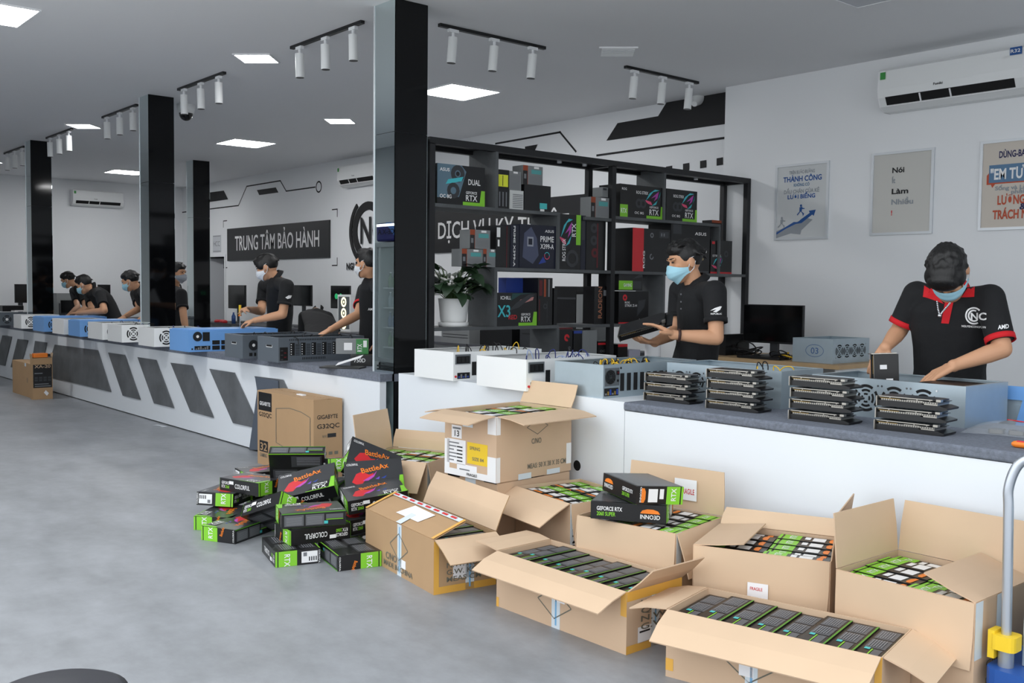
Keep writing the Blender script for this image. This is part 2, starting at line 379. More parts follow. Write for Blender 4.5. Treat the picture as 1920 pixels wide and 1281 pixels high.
for u in (1344, 1313, 1281, 1249, 1217): mb = MB().quad([(*wp(u, 297 + (1344-u)*.165), 0), (*wp(u, 311 + (1344-u)*.165), 0), (*wp(u+12, 309 + (1344-u)*.165), 0), (*wp(u+12, 295 + (1344-u)*.165), 0)], INK, WF); ch(mb.build('square'), g)
SIGNB = M('sign_black', (24, 25, 28), 0.45)
def sign(x0, x1, z0, z1, body, tx0, tx1, tz, th, label, bold=.012):
    t = thing('wall_sign', label, 'sign', (x0, YB, z0)); mm = FR((0, -.025, 0), (1, 0, 0), (0, 0, 1))
    MB().box((0, -.024, 0), (x1-x0, -.001, z1-z0), SIGNB).build('sign_board', t)
    MB().text(body, WPRINT, mm @ TR(tx0-x0, tz-z0, .001), th, tx1-tx0, bold).build('lettering', t)
    return t
sign(-18.54, -14.60, 1.93, 2.555, 'TRUNG TÂM BẢO HÀNH', *(wp(443, 470)[0], wp(601, 460)[0]), wp(520, 466)[1], .27, 'black wall sign reading TRUNG TÂM BẢO HÀNH in white')
s2 = sign(-12.6, -8.25, 1.945, 2.59, 'DỊCH VỤ KỸ THUẬT', wp(824, 448)[0], -8.85, wp(824, 448)[1], .225, 'black wall sign reading DỊCH VỤ KỸ behind the shelf rack')
t = thing('corner_marks', 'four thin black corner marks framing the TRUNG TÂM BẢO HÀNH sign', 'wall graphic', (-16.5, YB, 2.2))
for (x, z, sx, sz) in ((-18.75, 2.72, 1, -1), (-14.38, 2.72, -1, -1), (-18.75, 1.80, 1, 1), (-14.38, 1.80, -1, 1)):
    mb = MB(); stroke(mb, [(x + sx*.16, z), (x, z), (x, z + sz*.12)], .018, INK, WF); ch(mb.build('corner_mark'), t)
t = thing('room_plate', 'small white door plate with grey letters beside the doorway', 'sign', (-19.05, YB, 2.28))
MB().box((-.18, -.012, -.17), (.18, -.001, .17), M('plate_grey', (206, 209, 214), .4)).build('plate', t)
mb = MB(); fm = FR((0, -.0125, 0), (1, 0, 0), (0, 0, 1)); mb.text('HCC', GPRINT, fm, .10, align='c', center=True)
for z in (-.155, .145): mb.quad([(-.17, z, 0), (.17, z, 0), (.17, z+.012, 0), (-.17, z+.012, 0)], GPRINT, fm)
mb.build('lettering', t)
# company logo: C rings around N C
t = thing('wall_logo', 'round black NC company logo on the back wall beside the nearest column', 'logo', (-13.42, YB, 2.33)); R0 = .46
mb = MB(); lm = FR((0, -.02, 0), (1, 0, 0), (0, 0, 1))
for a, b, s0, s1 in ((R0 - .13, R0, 40, 320), (R0 + .03, R0 + .10, 128, 262)):
    n = 28; pts = [(b*math.cos(math.radians(s0 + (s1-s0)*i/n)), b*math.sin(math.radians(s0 + (s1-s0)*i/n))) for i in range(n+1)]
    pin = [(a*math.cos(math.radians(s0 + (s1-s0)*i/n)), a*math.sin(math.radians(s0 + (s1-s0)*i/n))) for i in range(n+1)]
    for i in range(n): mb.prism([pts[i], pts[i+1], pin[i+1], pin[i]], -.018, 0, INK, lm)
mb.build('logo_ring', t)
mb = MB().text('NC', INK, lm @ TR(-.22, -.19, .001), .40, .66, .02); mb.build('lettering', t)
MB().text('NGUYENCONG', INK, lm @ TR(-.64, -.60, .001), .10, 1.0, .045).build('company_name', t)
# ------------------------------------------------------------------ long left counter with slate decor panels
XE = -6.088
t = thing('service_counter', 'long white counter with slanted dark grey panels running left', 'counter', (-13, YC, 0))
mb = MB().box((XL + 13.01, 0, .012), (XE + 13, .055, .765), CWHITE).box((XL + 13.01, .02, 0), (XE + 13, .05, .012), BLACK)
mb.box((XL + 13.01, .60, .0), (XE + 12.6, .62, .765), CWHITE); mb.build('counter_front', t)
CF = FR((13, -.006, 0), (1, 0, 0), (0, 0, 1))
def cpx(a, b): q = at(a/3.84, 600 + b/3.84, y=YC); return (q.x, q.z)
PANELS = [[(22,112),(90,121),(40,330),(-30,318)], [(132,137),(208,147),(148,352),(82,340)], [(258,151),(344,163),(296,385),(226,365)],
          [(400,178),(710,218),(806,519),(330,402)], [(785,235),(905,252),(1018,575),(890,545)], [(997,268),(1130,288),(1260,635),(1115,600)],
          [(1235,308),(1390,328),(1546,705),(1378,660)], [(1515,352),(1695,380),(1880,785),(1685,742)], [(1840,405),(2045,430),(2260,880),(2040,832)],
          [(-210,95),(-130,100),(-190,290),(-280,280)], [(-90,102),(-20,108),(-75,305),(-150,296)]]
for k in PANELS: MB().prism([cpx(*q) for q in k], 0, .006, SLATE, CF).build('slate_panel', t)
LT = .82
t = thing('counter_worktop', 'grey felt covered worktop on the long left counter', 'worktop', (-13, YC, LT))
mb = MB().box((XL + 13.01, -.005, -.055), (XE + 13.012, .10, 0), CARPET)
xs = [XL + .01] + [v for c in COLS[::-1] for v in (c[0] - .004, c[0] + .289)] + [XE - .02]
for a, b in zip(xs[::2], xs[1::2]): mb.box((a + 13, .10, -.055), (b + 13, .66, 0), CARPET)
mb.build('worktop_slab', t)
# ------------------------------------------------------------------ right counter
RT = .845; XS = -3.672
t = thing('packing_counter', 'white counter on the right behind the open cartons', 'counter', (-3, YC, 0))
m = TR(3, 0, 0)
MB().box((-5.845, 0, .01), (XS - .002, .80, RT), CWHITE, m).build('counter_unit', t)
MB().box((XS + .002, 0, .01), (1.2, .80, RT - .047), CWHITE, m).build('counter_unit', t)
hp = (-4.031, .449); hm = FR((hp[0] + 3, -.0005, hp[1]), (1, 0, 0), (0, 0, 1))
MB().arc(.030, .037, 0, 360, CWHITE, hm, 24, .003).arc(0, .030, 0, 360, HOLE, hm, 24, .0015).build('cable_hole', t)
t = thing('felt_worktop', 'grey felt covered worktop under the stacked graphics cards', 'worktop', (-1.2, YC, RT))
o = MB().rbox((XS + 1.2, -.008, -.045), (2.4, .82, 0), .012, CARPET, axis=0).build('worktop_slab', t)
# ================================================================== shelf rack with boxes
XF, XK = -6.05, -6.39
S1, S2, S3, SB = 2.08, 1.615, 1.15, .62
t = thing('shelf_rack', 'black steel room divider rack with grey boards between column and wall', 'shelf rack', (XF, 4.33, 0)); m = TR(-XF, -4.33, 0)
for y in (4.335, 6.27, 8.19):
    for x in (XF - .05, XK): MB().box((x, y, 0), (x + .05, y + .05, 2.52), RACKB, m).build('post', t)
for x in (XF - .05, XK): MB().box((x, 4.335, 2.515), (x + .05, 8.24, 2.565), RACKB, m).build('top_rail', t)
for y in (4.335, 6.27, 8.19):
    for z in (2.515, .08): MB().box((XK + .05, y, z), (XF - .05, y + .05, z + .05), RACKB, m).build('cross_rail', t)
MB().box((XK + .05, 4.335, 2.545), (XF - .05, 8.24, 2.565), RACKB, m).build('top_board', t)
def board(y0, y1, z, name='shelf_board'): MB().box((XK, y0, z - .026), (XF - .002, y1, z), SHELFG, m).build(name, t)
def divider(y, z0, z1): MB().box((XK, y - .014, z0), (XF - .002, y + .014, z1), SHELFG, m).build('divider_board', t)
for a in ((4.385, 5.66, S1), (4.965, 6.27, S2), (4.385, 5.66, S3), (5.95, 6.27, 2.065), (5.95, 6.27, S3), (6.32, 7.78, 2.09), (6.32, 8.19, S2), (6.32, 7.0, S3), (4.385, 8.19, SB)): board(*a)
for a in ((4.98, S1, 2.545), (5.646, S2, S1 - .026), (4.98, S3, S2 - .026), (5.655, SB, S3 - .026), (6.96, 2.09, 2.545), (6.975, S3, S2 - .026), (7.77, S2, 2.064)): divider(*a)
for y in (5.8, 6.1, 7.6): MB().cyl((XF - .17, y, 2.515), (XF - .17, y, 2.545), .02, ALU, m=m).build('downlight', t)
PBOLD = .014
def prints(mb, m, w, h, dec, z=.0008):
    for d in dec:
        k = d[0]
        if k == 'r': _, a, b, c, e, mat = d; mb.quad([(a*w, b*h, z), (c*w, b*h, z), (c*w, e*h, z), (a*w, e*h, z)], mat, m)
        elif k == 'p': mb.quad([(a*w, b*h, z) for a, b in d[1]], d[2], m)
        elif k == 't':
            _, body, u, v, th, mat = d[:6]; tw = d[6]*w if len(d) > 6 and d[6] else None; ro = d[7] if len(d) > 7 else 0
            mb.text(body, mat, m @ TR(u*w, v*h, z*1.6), th*h, tw, PBOLD, rot=ro)
        elif k == 'a': _, u, v, r0, r1, a0, a1, mat = d; mb.arc(r0*h, r1*h, a0, a1, mat, m @ TR(u*w, v*h, z*1.3), 14)
        z += .00015
def pbox(name, label, cat, m, w, h, d, base, dec=(), side=None, sdec=(), group=None, top=None):
    """printed box: m is the frame at the lower left corner of the front face (x right, y up, z towards the viewer)"""
    o = m @ TR(w/2, 0, -d/2)
    b = MB(); b.box((-w/2, 0, -d/2), (w/2, h, d/2), base)
    if side: b.m[5] = side; b.m[3] = side
    if top: b.m[4] = top
    ob = b.build(name, None, label=label, cat=cat, group=group, mw=o)
    if dec or sdec:
        p = MB(); prints(p, TR(-w/2, 0, d/2), w, h, dec)
        if sdec: prints(p, FR((-w/2, 0, -d/2), (0, 0, 1), (0, 1, 0)), d, h, sdec)
        p.build('box_print', ob)
    return ob
def RTX(u0, v0=0, w=.42, h=.4):
    return [('r', u0, v0, 1, v0 + h*.22, GREEN), ('p', [(.88, v0), (1, v0), (1, v0 + h), (.92, v0 + h)], GREEN),
            ('t', 'RTX', u0 + .06, v0 + h*.30, h*.36, WPRINT, w*.58), ('t', 'GEFORCE', u0 + .06, v0 + h*.74, h*.16, WPRINT, w*.56)]
EYE = [('p', [(.0, .3), (.25, .75), (.62, 1.0), (.95, .98), (.5, .85), (.2, .5)], CYANP), ('p', [(.35, .45), (.75, .8), (.9, .9), (.8, .5), (.55, .3), (.7, .6)], MAGENTA),
       ('p', [(-.15, .35), (.15, .12), (.45, .05), (.35, .25), (.1, .3)], PINKP), ('p', [(.4, .0), (.7, .1), (.95, .6), (1.0, .9), (.85, .4)], CYANP)]
def eye(u, v, w, h): return [('p', [(u + a*w, v + b*h) for a, b in p], c) for _, p, c in EYE]
def rk(u0, u1, vt, z, name, label, base, dec=(), d=.2, inset=.02, side=None, sdec=(), cat='box', vb=None, group=None, top=None):
    x = XF - inset; um = (u0 + u1)/2
    y0 = at(u0, 450, x=x).y; y1 = at(u1, 450, x=x).y; zt = at(um, vt, x=x).z
    if vb: z = at(um, vb, x=x).z
    return pbox(name, label, cat, FR((x, y0, z + .001), (0, 1, 0), (0, 0, 1)), y1 - y0, zt - z - .002, min(d, .33 - inset), base, dec, side, sdec, group, top)
NAVY = M('navy_box_print', (16, 20, 40), .35); SPACE = M('grey_blue_print', (92, 118, 134), .4); DARKR = M('dark_red_print', (92, 16, 24), .4)
G = 'retail boxes on the shelf rack'
lines = lambda u0, v0, u1, v1, n, mat: [('r', u0, v0 + (v1 - v0)*k/n, u1, v0 + (v1 - v0)*(k + .45)/n, mat) for k in range(n)]
rk(819, 908, 310, S1, 'graphics_card_box', 'black box with DUAL lettering on the top left shelf', BOXBLK,
   [('p', [(0, .15), (.45, .2), (.6, .85), (.5, 1), (0, 1)], SPACE), ('t', 'ASUS', .05, .82, .08, WPRINT, .2), ('a', .42, .78, .09, .22, 0, 360, DGREY), ('a', .42, .78, .0, .06, 0, 360, BOXBLK), ('a', .33, .35, .09, .20, 0, 360, DGREY),
    ('p', [(.17, .5), (.5, .6), (.54, .72), (.22, .62)], CYANP), ('t', 'DUAL', .64, .53, .14, WPRINT, .26), ('t', 'OC 8G', .05, .15, .09, WPRINT, .24)] + RTX(.53), .26, group=G)
rk(811, 816.5, 312, S1, 'graphics_card_box', 'box with green foot squeezed beside the column on the top shelf', BOXBLK, [('r', 0, 0, 1, .35, GREEN)], .2, .06, group=G)
a = rk(933, 953.5, 352, S1, 'small_component_box', 'small black box under the yellow labelled box', BOXBLK, [('r', .1, .1, .2, .8, GPRINT), ('r', .4, .1, .5, .8, GPRINT), ('r', .7, .1, .8, .8, GPRINT)], .14, group=G)
rk(932.5, 953.5, 318, S1, 'small_component_box', 'small black box with a bright yellow label', BOXBLK, [('r', .05, .05, .9, .72, M('neon_yellow', (226, 232, 60), .5)), ('r', .4, .1, .46, .68, BOXBLK)], .14, vb=352, group=G)
rk(955, 980.5, 357, S1, 'processor_box', 'white processor box printed with fine grey lines', M('pale_box', (206, 208, 206), .6), lines(.2, .1, .95, .85, 8, GPRINT), .13, .025, group=G)
GREYBX = M('grey_box', (128, 131, 132), .5); ORB = M('orange_brown_print', (150, 66, 34), .4)
def cpu(u0, u1, vt, vb, label, z=None):
    return rk(u0, u1, vt, z or 0, 'processor_box', label, GREYBX, lines(.32, .08, .95, .5, 8, GPRINT) + [('r', .42, .58, .92, .80, M('dull_teal', (84, 160, 160), .5)), ('r', .55, .86, .8, .97, WPRINT), ('r', 0, 0, .24, 1, ORB), ('r', .0, .0, .22, .72, BOXBLK), ('r', .05, .3, .16, .55, GPRINT)], .13, .025, vb=vb, group=G)
rk(953, 976, 321, 0, 'processor_box', 'grey processor box standing on the white processor box', GREYBX, lines(.1, .08, .9, .8, 10, GPRINT) + [('r', .35, .88, .7, .98, WPRINT)], .13, .025, vb=357, group=G)
rk(982, 1031.5, 347, S1, 'small_component_box', 'black box with teal sticker under the upright processor box', BOXBLK, [('r', .58, .1, .86, .32, TEAL), ('r', .6, .0, .76, .09, WPRINT)], .2, .025, group=G)
cpu(979, 1016, 311, 347, 'orange ended processor box standing on the black box of the top shelf')
cpu(866, 905, 467, 0, 'processor box above the plant, left of the lower pair', S2); cpu(906, 932, 467, 0, 'processor box above the plant, right of the lower pair', S2)
cpu(881, 919, 431, 467, 'processor box lying on top of the pair above the plant')
rk(930, 956, 423, S2, 'motherboard_box', 'dark box with white stickers left of the PRIME box', BOXBLK, [('r', .05, .72, .3, .95, WPRINT), ('r', .12, .5, .25, .66, WPRINT), ('r', .75, 0, .8, 1, DARKR)], .26, .02, group=G)
rk(957, 973, 422, S2, 'motherboard_box', 'upright box with PRIME lettering along its spine', NAVY, [('t', 'PRIME X399-A', .35, .98, .06, WPRINT, 3.6, -90)], .27, group=G)
rk(974, 1045, 422, S2, 'motherboard_box', 'navy box reading PRIME X399-A on the middle shelf', NAVY,
   [('p', [(.08, .25), (.35, .1), (.5, .3), (.45, .7), (.3, .95), (.12, .8)], M('board_print', (74, 80, 104), .4)), ('r', .2, .5, .36, .72, M('socket_print', (150, 154, 166), .4)), ('r', .23, .54, .33, .68, NAVY),
    ('p', [(.5, .1), (.7, .15), (.62, .28)], BLUEP), ('t', 'ASUS', .66, .84, .06, WPRINT, .24), ('t', 'PRIME', .54, .62, .13, WPRINT, .36), ('t', 'X399-A', .54, .46, .11, WPRINT, .36), ('a', .72, .3, .07, .085, 0, 150, CYANP), ('a', .72, .3, .07, .085, 150, 360, PINKP)], .27, group=G)
rk(1049, 1088.5, 402, S2, 'graphics_card_box', 'upright black box with neon eye emblem and green RTX edge', BOXBLK,
   eye(.05, .42, .6, .5) + [('r', .78, .45, 1, 1, GREEN), ('r', .62, .55, .78, .9, BOXBLK), ('t', 'RTX', .76, .60, .10, WPRINT, .45, 90), ('t', 'ROG STRIX', .28, .15, .08, WPRINT, .75, 90), ('a', .6, .2, .1, .16, 0, 360, DGREY)], .26, group=G)
rk(1089, 1098, 404, S2, 'graphics_card_box', 'narrow navy spine box right of the neon eye box', NAVY, [('r', .2, .55, .8, .9, DGREY)], .26, .03, group=G)
rk(1099, 1135, 414, S2, 'graphics_card_box', 'dark box with three grey fan rings behind the rack post', BOXBLK, [('a', .4, .85, .04, .10, 0, 360, DGREY), ('a', .4, .6, .04, .10, 0, 360, DGREY), ('a', .45, .35, .04, .10, 0, 360, DARKR), ('r', .55, .05, .62, .95, DARKR)], .22, .05, group=G)
cpu(1107, 1141, 370, 0, 'processor box with teal sticker left of the middle rack post', 2.065)
rk(1128, 1141, 351, 0, 'processor_box', 'small grey box on the processor box by the middle post', GREYBX, [('r', .1, .7, .6, .9, DGREY)], .12, .05, vb=370, group=G)
# lower left
rk(930, 1008, 549, S3, 'graphics_card_box', 'black X3 box with green RTX corner on the lower shelf', BOXBLK,
   [('t', 'ICHILL', .12, .80, .10, WPRINT, .25), ('p', [(.45, .6), (.9, .78), (.92, .88), (.6, .8)], M('pale_red_print', (190, 130, 126), .4)), ('p', [(.3, .45), (.55, .55), (.95, .95), (.8, .95), (.5, .7)], DGREY), ('t', 'X3', .05, .28, .34, CYANP, .3), ('t', 'RED', .31, .2, .13, REDP, .2), ('p', [(.35, .75), (.6, .95), (.95, 1), (.4, .98)], M('dark_teal', (30, 70, 70), .4))] + RTX(.55, 0, .4, .42), .17, group=G)
rk(950, 986, 521, S3, 'component_box', 'blue box standing behind the black X3 box', BLUEP, [], .10, .21, group=G)
rk(1010, 1037, 521, S3, 'motherboard_box', 'tall black box with orange circuit print right of X3', BOXBLK, [('r', .08, .62, .3, .95, DARKR), ('r', .4, .6, .55, .97, ORB), ('r', .7, .6, .8, .97, GPRINT), ('r', .08, .1, .13, .55, DARKR), ('a', .5, .4, .03, .06, 0, 360, DGREY), ('r', .62, .05, .66, .5, DGREY)], .3, group=G)
# right bay
for u0, um, u1, vt, lb in ((1161.5, 1176, 1241.5, 348, 'neon eye RTX box left of the divider on the top right shelf'), (1248, 1248, 1305.5, 356, 'neon eye RTX box right of the divider on the top right shelf')):
    k = (um - u0)/(u1 - u0); f = lambda l: [(d[0], *[d[1]*(1-k)+k, d[2], d[3]*(1-k)+k], *d[4:]) for d in l]
    dec = []
    if k > 0: dec += [('r', 0, 0, k*.97, .38, GREEN), ('t', 'RTX', k*.1, .12, .14, WPRINT, k*.75), ('t', 'ROG', k*.2, .82, .07, WPRINT, k*.6)]
    w_ = 1 - k
    dec += eye(k + .5*w_, .4, .42*w_, .52) + [('t', 'ROG STRIX', k + .22*w_, .74, .09, WPRINT, .34*w_), ('a', k + .3*w_, .45, .07, .15, 0, 360, DGREY), ('a', k + .42*w_, .45, .07, .15, 0, 360, DGREY), ('t', 'OC 8G', k + .18*w_, .12, .07, WPRINT, .26*w_),
            ('r', k + .52*w_, 0, 1, .09, GREEN), ('p', [(1 - .08*w_, 0), (1, 0), (1, .40), (1 - .06*w_, .40)], GREEN), ('t', 'RTX', k + .6*w_, .12, .17, WPRINT, .27*w_), ('t', 'GEFORCE', k + .6*w_, .33, .06, WPRINT, .26*w_)]
    rk(u0, u1, vt, 2.09, 'graphics_card_box', lb, BOXBLK, dec, .26, group=G)
rk(1186, 1257, 429, S2, 'motherboard_box', 'red ended black box left of the man on the right shelf', BOXBLK, [('r', 0, 0, .29, 1, REDP), ('t', 'ROG', .32, .08, .06, WPRINT, .3, 90), ('a', .5, .85, .03, .06, 0, 360, GPRINT), ('a', .5, .35, .04, .07, 90, 360, GPRINT), ('r', .7, .8, .95, .95, DGREY), ('t', 'II', .74, .84, .07, GPRINT, .1)], .28, group=G)
rk(1258, 1331, 420, S2, 'motherboard_box', 'tall black box reading D16 WS behind the man', BOXBLK, [('r', .05, .78, .26, .98, DGREY), ('t', 'ASUS', .6, .78, .06, WPRINT, .3), ('t', 'ROPE-D16', .42, .42, .10, WPRINT, .5), ('t', 'WS', .62, .27, .09, M('gold_print', (190, 170, 120), .4), .22), ('r', .2, .02, .97, .03, GPRINT)], .28, group=G)
rk(1333, 1373, 451, S2, 'motherboard_box', 'small black box with neon eye emblem and red foot', BOXBLK, [('r', 0, 0, 1, .05, REDP), *eye(.1, .12, .45, .4), ('t', 'STRIX', .08, .5, .06, WPRINT, .4), ('a', .72, .6, .05, .1, 0, 360, DGREY), ('r', .05, .88, .18, .96, REDP)], .16, .02, group=G)
rk(1334, 1352, 413, S2, 'motherboard_box', 'dark red and black box standing behind the small neon box', BOXBLK, [('r', 0, .5, 1, .56, DARKR), ('r', .2, .62, .8, .85, DGREY), ('r', 0, .95, 1, 1, ORB)], .12, .2, group=G)
rk(1162, 1218, 546, S3, 'motherboard_box', 'black box with red foot above the card in his hands', BOXBLK, [('r', 0, 0, 1, .04, REDP), ('a', .2, .8, .04, .1, 0, 360, REDP), ('t', 'ROG', .2, .62, .06, WPRINT, .16), ('t', 'STRIX Z-H', .2, .52, .07, WPRINT, .4), ('p', [(.6, .2), (.85, .5), (.9, .75), (.65, .7)], DGREY), ('t', 'ATX', .65, .08, .06, WPRINT, .25)], .27, group=G)
rk(1161.5, 1206, 507.5, 0, 'graphics_card_box', 'box with green label on top of the red footed box', BOXBLK, [('r', 0, .05, .58, .5, GREEN), ('t', 'GAMING', .2, .2, .16, WPRINT, .34), ('r', .6, .1, .95, .48, DGREY), ('p', [(.6, .6), (1, .95), (1, .7)], DGREY)], .25, vb=545.5, group=G)
rk(1116, 1142, 537, S3, 'graphics_card_box', 'leaning dark box with orange side lettering by the middle post', BOXBLK, [('t', 'RADEON', .55, .15, .14, M('grey_orange', (170, 110, 80), .4), 1.6, 90), ('r', .65, .75, .85, .9, GPRINT)], .14, .06, group=G)
# things below the rack shelves, on the bottom board
rk(1049, 1076, 614, SB, 'component_box', 'black box with red eye mark under the lower shelf', BOXBLK, [('a', .6, .83, .02, .06, 0, 300, REDP), ('t', 'GAMING', .85, .42, .05, GPRINT, .8, 90), ('r', 0, .97, 1, 1, DARKR)], .3, group=G)
rk(1078, 1094, 620, SB, 'component_box', 'black box with blue top beside the red eye box', BOXBLK, [('r', 0, .95, 1, 1, BLUEP)], .3, .03, group=G)
t = rk(1096, 1122, 619, SB, 'computer_case', 'plain grey computer case under the rack', GREYBX, [('r', .5, 0, .52, 1, GPRINT)], .3, .02, cat='computer')
rk(1124, 1143, 640, SB, 'component_box', 'black box with red rim below the middle post', BOXBLK, [('r', 0, .92, 1, .97, REDP), ('t', 'OC', .2, .75, .05, GPRINT, .5)], .25, .06, group=G)
rk(1162, 1180, 645, SB, 'component_box', 'black canister box with red top right of the middle post', BOXBLK, [('r', 0, .93, 1, 1, REDP)], .2, .02, group=G)
rk(1183, 1204, 656, SB, 'component_box', 'low pale box right of the red topped canister', M('pale_lilac', (170, 170, 186), .5), [], .2, .03, group=G)
p0 = at(1224, 660, x=XF - .12)
t = thing('tape_roll', 'white roll standing under the graphics card he holds', 'tape roll', (p0.x, p0.y, SB)); hh = at(1224, 640, x=XF - .12).z - SB
MB().lathe([(.0, 0), (.075, 0), (.075, hh), (.03, hh), (.03, hh - .03), (0, hh - .03)], PAPER).build('roll', t)
rk(1040, 1046, 540, S3, 'network_box', 'thin black device behind the X3 shelf', BLACKP, [], .2, .05, cat='device')
# dark computers on a table seen through the rack
def pcase(u0, u1, v0, v1, y, label, base=BLACKP, dep=.4, dec=()):
    a = at(u0, v1, y=y); b = at(u1, v0, y=y)
    return pbox('computer_case', label, 'computer', FR((a.x, y, a.z), (1, 0, 0), (0, 0, 1)), b.x - a.x, b.z - a.z, dep, base, dec)
# ------------------------------------------------------------------ plant
pp = at(850, 612, x=XF - .14)
plant = thing('potted_plant', 'leafy green potted plant in a white pot beside the column', 'plant', (pp.x, pp.y, S3))
POTM = M('white_pot', (232, 233, 232), .35)
MB().lathe([(0, 0), (.112, 0), (.118, .012), (.12, .035), (.10, .036), (.105, .03), (.09, .03)], POTM, 28).build('saucer', plant)
MB().lathe([(0, .02), (.092, .02), (.104, .06), (.118, .20), (.122, .218), (.114, .218), (.108, .19), (0, .19)], POTM, 28).build('pot', plant)
MB().lathe([(.112, .185), (.05, .2), (0, .2)], M('soil', (48, 38, 30), .95), 20).build('soil', plant)
LEAF = M('dark_green_leaf', (38, 60, 38), .45, noise=(9, .25)); STEM = M('leaf_stem', (70, 98, 52), .5)
def leaf_mesh(L, W, droop):
    mb = MB(); n = 9; vs_ = []
    for i in range(n + 1):
        s = i/n; wdt = W*math.sin(math.pi*min(1, s*.96 + .04))**.8*(1 - .25*s); a = droop*s
        x = L*s*math.cos(a*.6); z = L*s*.25 - L*droop*.42*s*s
        for k in (-1, -.5, 0, .5, 1): vs_.append((x, wdt*k, z + abs(k)*wdt*.28))
    fs = [(i*5+k, i*5+k+1, (i+1)*5+k+1, (i+1)*5+k) for i in range(n) for k in range(4)]
    mb.add(vs_, fs, LEAF, smooth=True); return mb.mesh('leaf')
LM_ = [leaf_mesh(.20, .055, 1.0), leaf_mesh(.24, .064, 1.35), leaf_mesh(.17, .048, .8)]
rng = random.Random(3)
for i in range(68):
    az = 2*math.pi*i*.381966 + rng.uniform(-.3, .3); el = rng.uniform(-.1, 1.25); R1 = rng.uniform(.12, .30)
    tip = V((math.cos(az)*R1*math.cos(el)*.5, math.sin(az)*R1*math.cos(el)*.85, .2 + R1*(.25 + .75*math.sin(el))))
    b0 = V((math.cos(az)*.04, math.sin(az)*.04, .19)); md = (b0 + tip)/2 + V((0, 0, .03))
    MB().tube([b0, md, tip], .0035, STEM, 5).build('stem', plant)
    lf = link('leaf', LM_[i % 3], plant); lf.rotation_euler = (rng.uniform(-.3, .3), rng.uniform(-.55, .25), az + rng.uniform(-.4, .4)); lf.location = tip; s = rng.uniform(.85, 1.2); lf.scale = (s, s, s)
# ================================================================== mining rig cases on the counters
RINGBLK = HOLE
def fan_rings(mb, m, u, v, r, mat=RINGBLK, bars=4, off=45, z=.0012):
    for r0, r1 in ((.80, 1.0), (.50, .66), (.22, .36)):
        for k in range(bars):
            a = off + k*360/bars; mb.arc(r0*r, r1*r, a + 10*(.9/r1)**.5, a + 360/bars - 10*(.9/r1)**.5, mat, m @ TR(u, v, z), 8)
def rig(label, x0, x1, y0, d, z0, h, mat, rz=0, rim=.02, name='rig_case', group='open computer rig cases'):
    w = x1 - x0
    t = thing(name, label, 'computer case', (x0, y0, z0), rz, group); k = .004
    mb = MB().box((0, 0, 0), (w, d, k), mat).box((0, 0, k), (w, k, h), mat).box((0, d-k, k), (w, d, h), mat).box((0, k, k), (k, d-k, h), mat).box((w-k, k, k), (w, d-k, h), mat)
    mb.build('case_body', t)
    mb = MB().box((k, k, h-k), (rim, d-k, h), mat).box((w-rim, k, h-k), (w-k, d-k, h), mat).box((rim, k, h-k), (w-rim, rim, h), mat).box((rim, d-rim, h-k), (w-rim, d-k, h), mat)
    mb.build('rim_flange', t)
    return t, FR((w, 0, 0), (0, 1, 0), (0, 0, 1)), FR((0, 0, 0), (1, 0, 0), (0, 0, 1))
def rect(mb, m, u0, v0, u1, v1, mat, z=.001): mb.quad([(u0, v0, z), (u1, v0, z), (u1, v1, z), (u0, v1, z)], mat, m)
def cables(t, w, d, h, n, cols, xr=(.25, .85), yr=(.15, .8), seed=1, hi=.05):
    rg = random.Random(seed)
    for i in range(n):
        x = w*rg.uniform(*xr); y = d*(yr[0] + (yr[1]-yr[0])*(i + .5)/n); L = rg.uniform(.03, .08); ang = rg.uniform(-.8, .8)
        a = V((x, y, h - .06)); b = a + V((math.cos(ang)*L, math.sin(ang)*L, 0)); tp = h + rg.uniform(.0, hi)
        MB().tube([a*(.5 + .5*math.cos(q*math.pi/10)) + b*(.5 - .5*math.cos(q*math.pi/10)) + V((.01*math.sin(q*.6 + i), 0, (tp-a.z)*math.sin(q*math.pi/10)**.7)) for q in range(11)], .0034, cols[i % len(cols)], 6).build('cable', t)
def inner_board(t, w, d, h, mat=M('circuit_board', (26, 34, 30), .5)):
    MB().box((.03, .03, .01), (w-.03, d*.93, h*.62), mat).build('circuit_tray', t)
# ---- white cases on the right counter
for i, (u0, u1, y0, dd, lb, cols) in enumerate(((777, 850, 3.89, .77, 'white rig case with yellow cables next to the nearest column', [YWIRE, BWIRE, BWIRE]), (894, 987, 3.852, .76, 'white rig case with blue cables beside the silver case', [NWIRE, LWIRE, NWIRE]))):
    xa = at(u0, 690, y=y0).x; xb = at(u1, 690, y=y0).x
    t, mr, mf = rig(lb, xa, xb, y0, dd, RT, .187, STEELW)
    mb = MB(); mb.box((.014, .108, -.012), (.138, .172, .006), PSU, mr); mb.build('power_supply', t)
    mb = MB(); rect(mb, mr, .022, .113, .130, .160, HOLE, .0065)
    for k in range(3): mb.box((.03 + k*.033, .12, .0065), (.052 + k*.033, .152, .009), BLACKP, mr)
    mb.build('power_socket', t)
    MB().cyl(mr @ V((.018, .028, 0)), mr @ V((.018, .028, .006)), .0075, REDP).build('power_button', t)
    mb = MB(); rect(mb, mr, .032, .012, .136, .052, HOLE)
    for k in range(5): mb.box((.04 + k*.018, .018, .001), (.052 + k*.018, .018 + .012*(1 + k % 2), .004), GPRINT if k % 2 else BLUEP, mr)
    mb.build('port_panel', t)
    for k in range(6):
        mb = MB(); rect(mb, mr, .152 + k*.1, .03, .19 + k*.1, .12, HOLE); mb.build('card_slot', t)
    inner_board(t, xb-xa, dd, .187); cables(t, xb-xa, dd, .187, 14, cols, (.45, .9), (.2, .85), 3 + i)
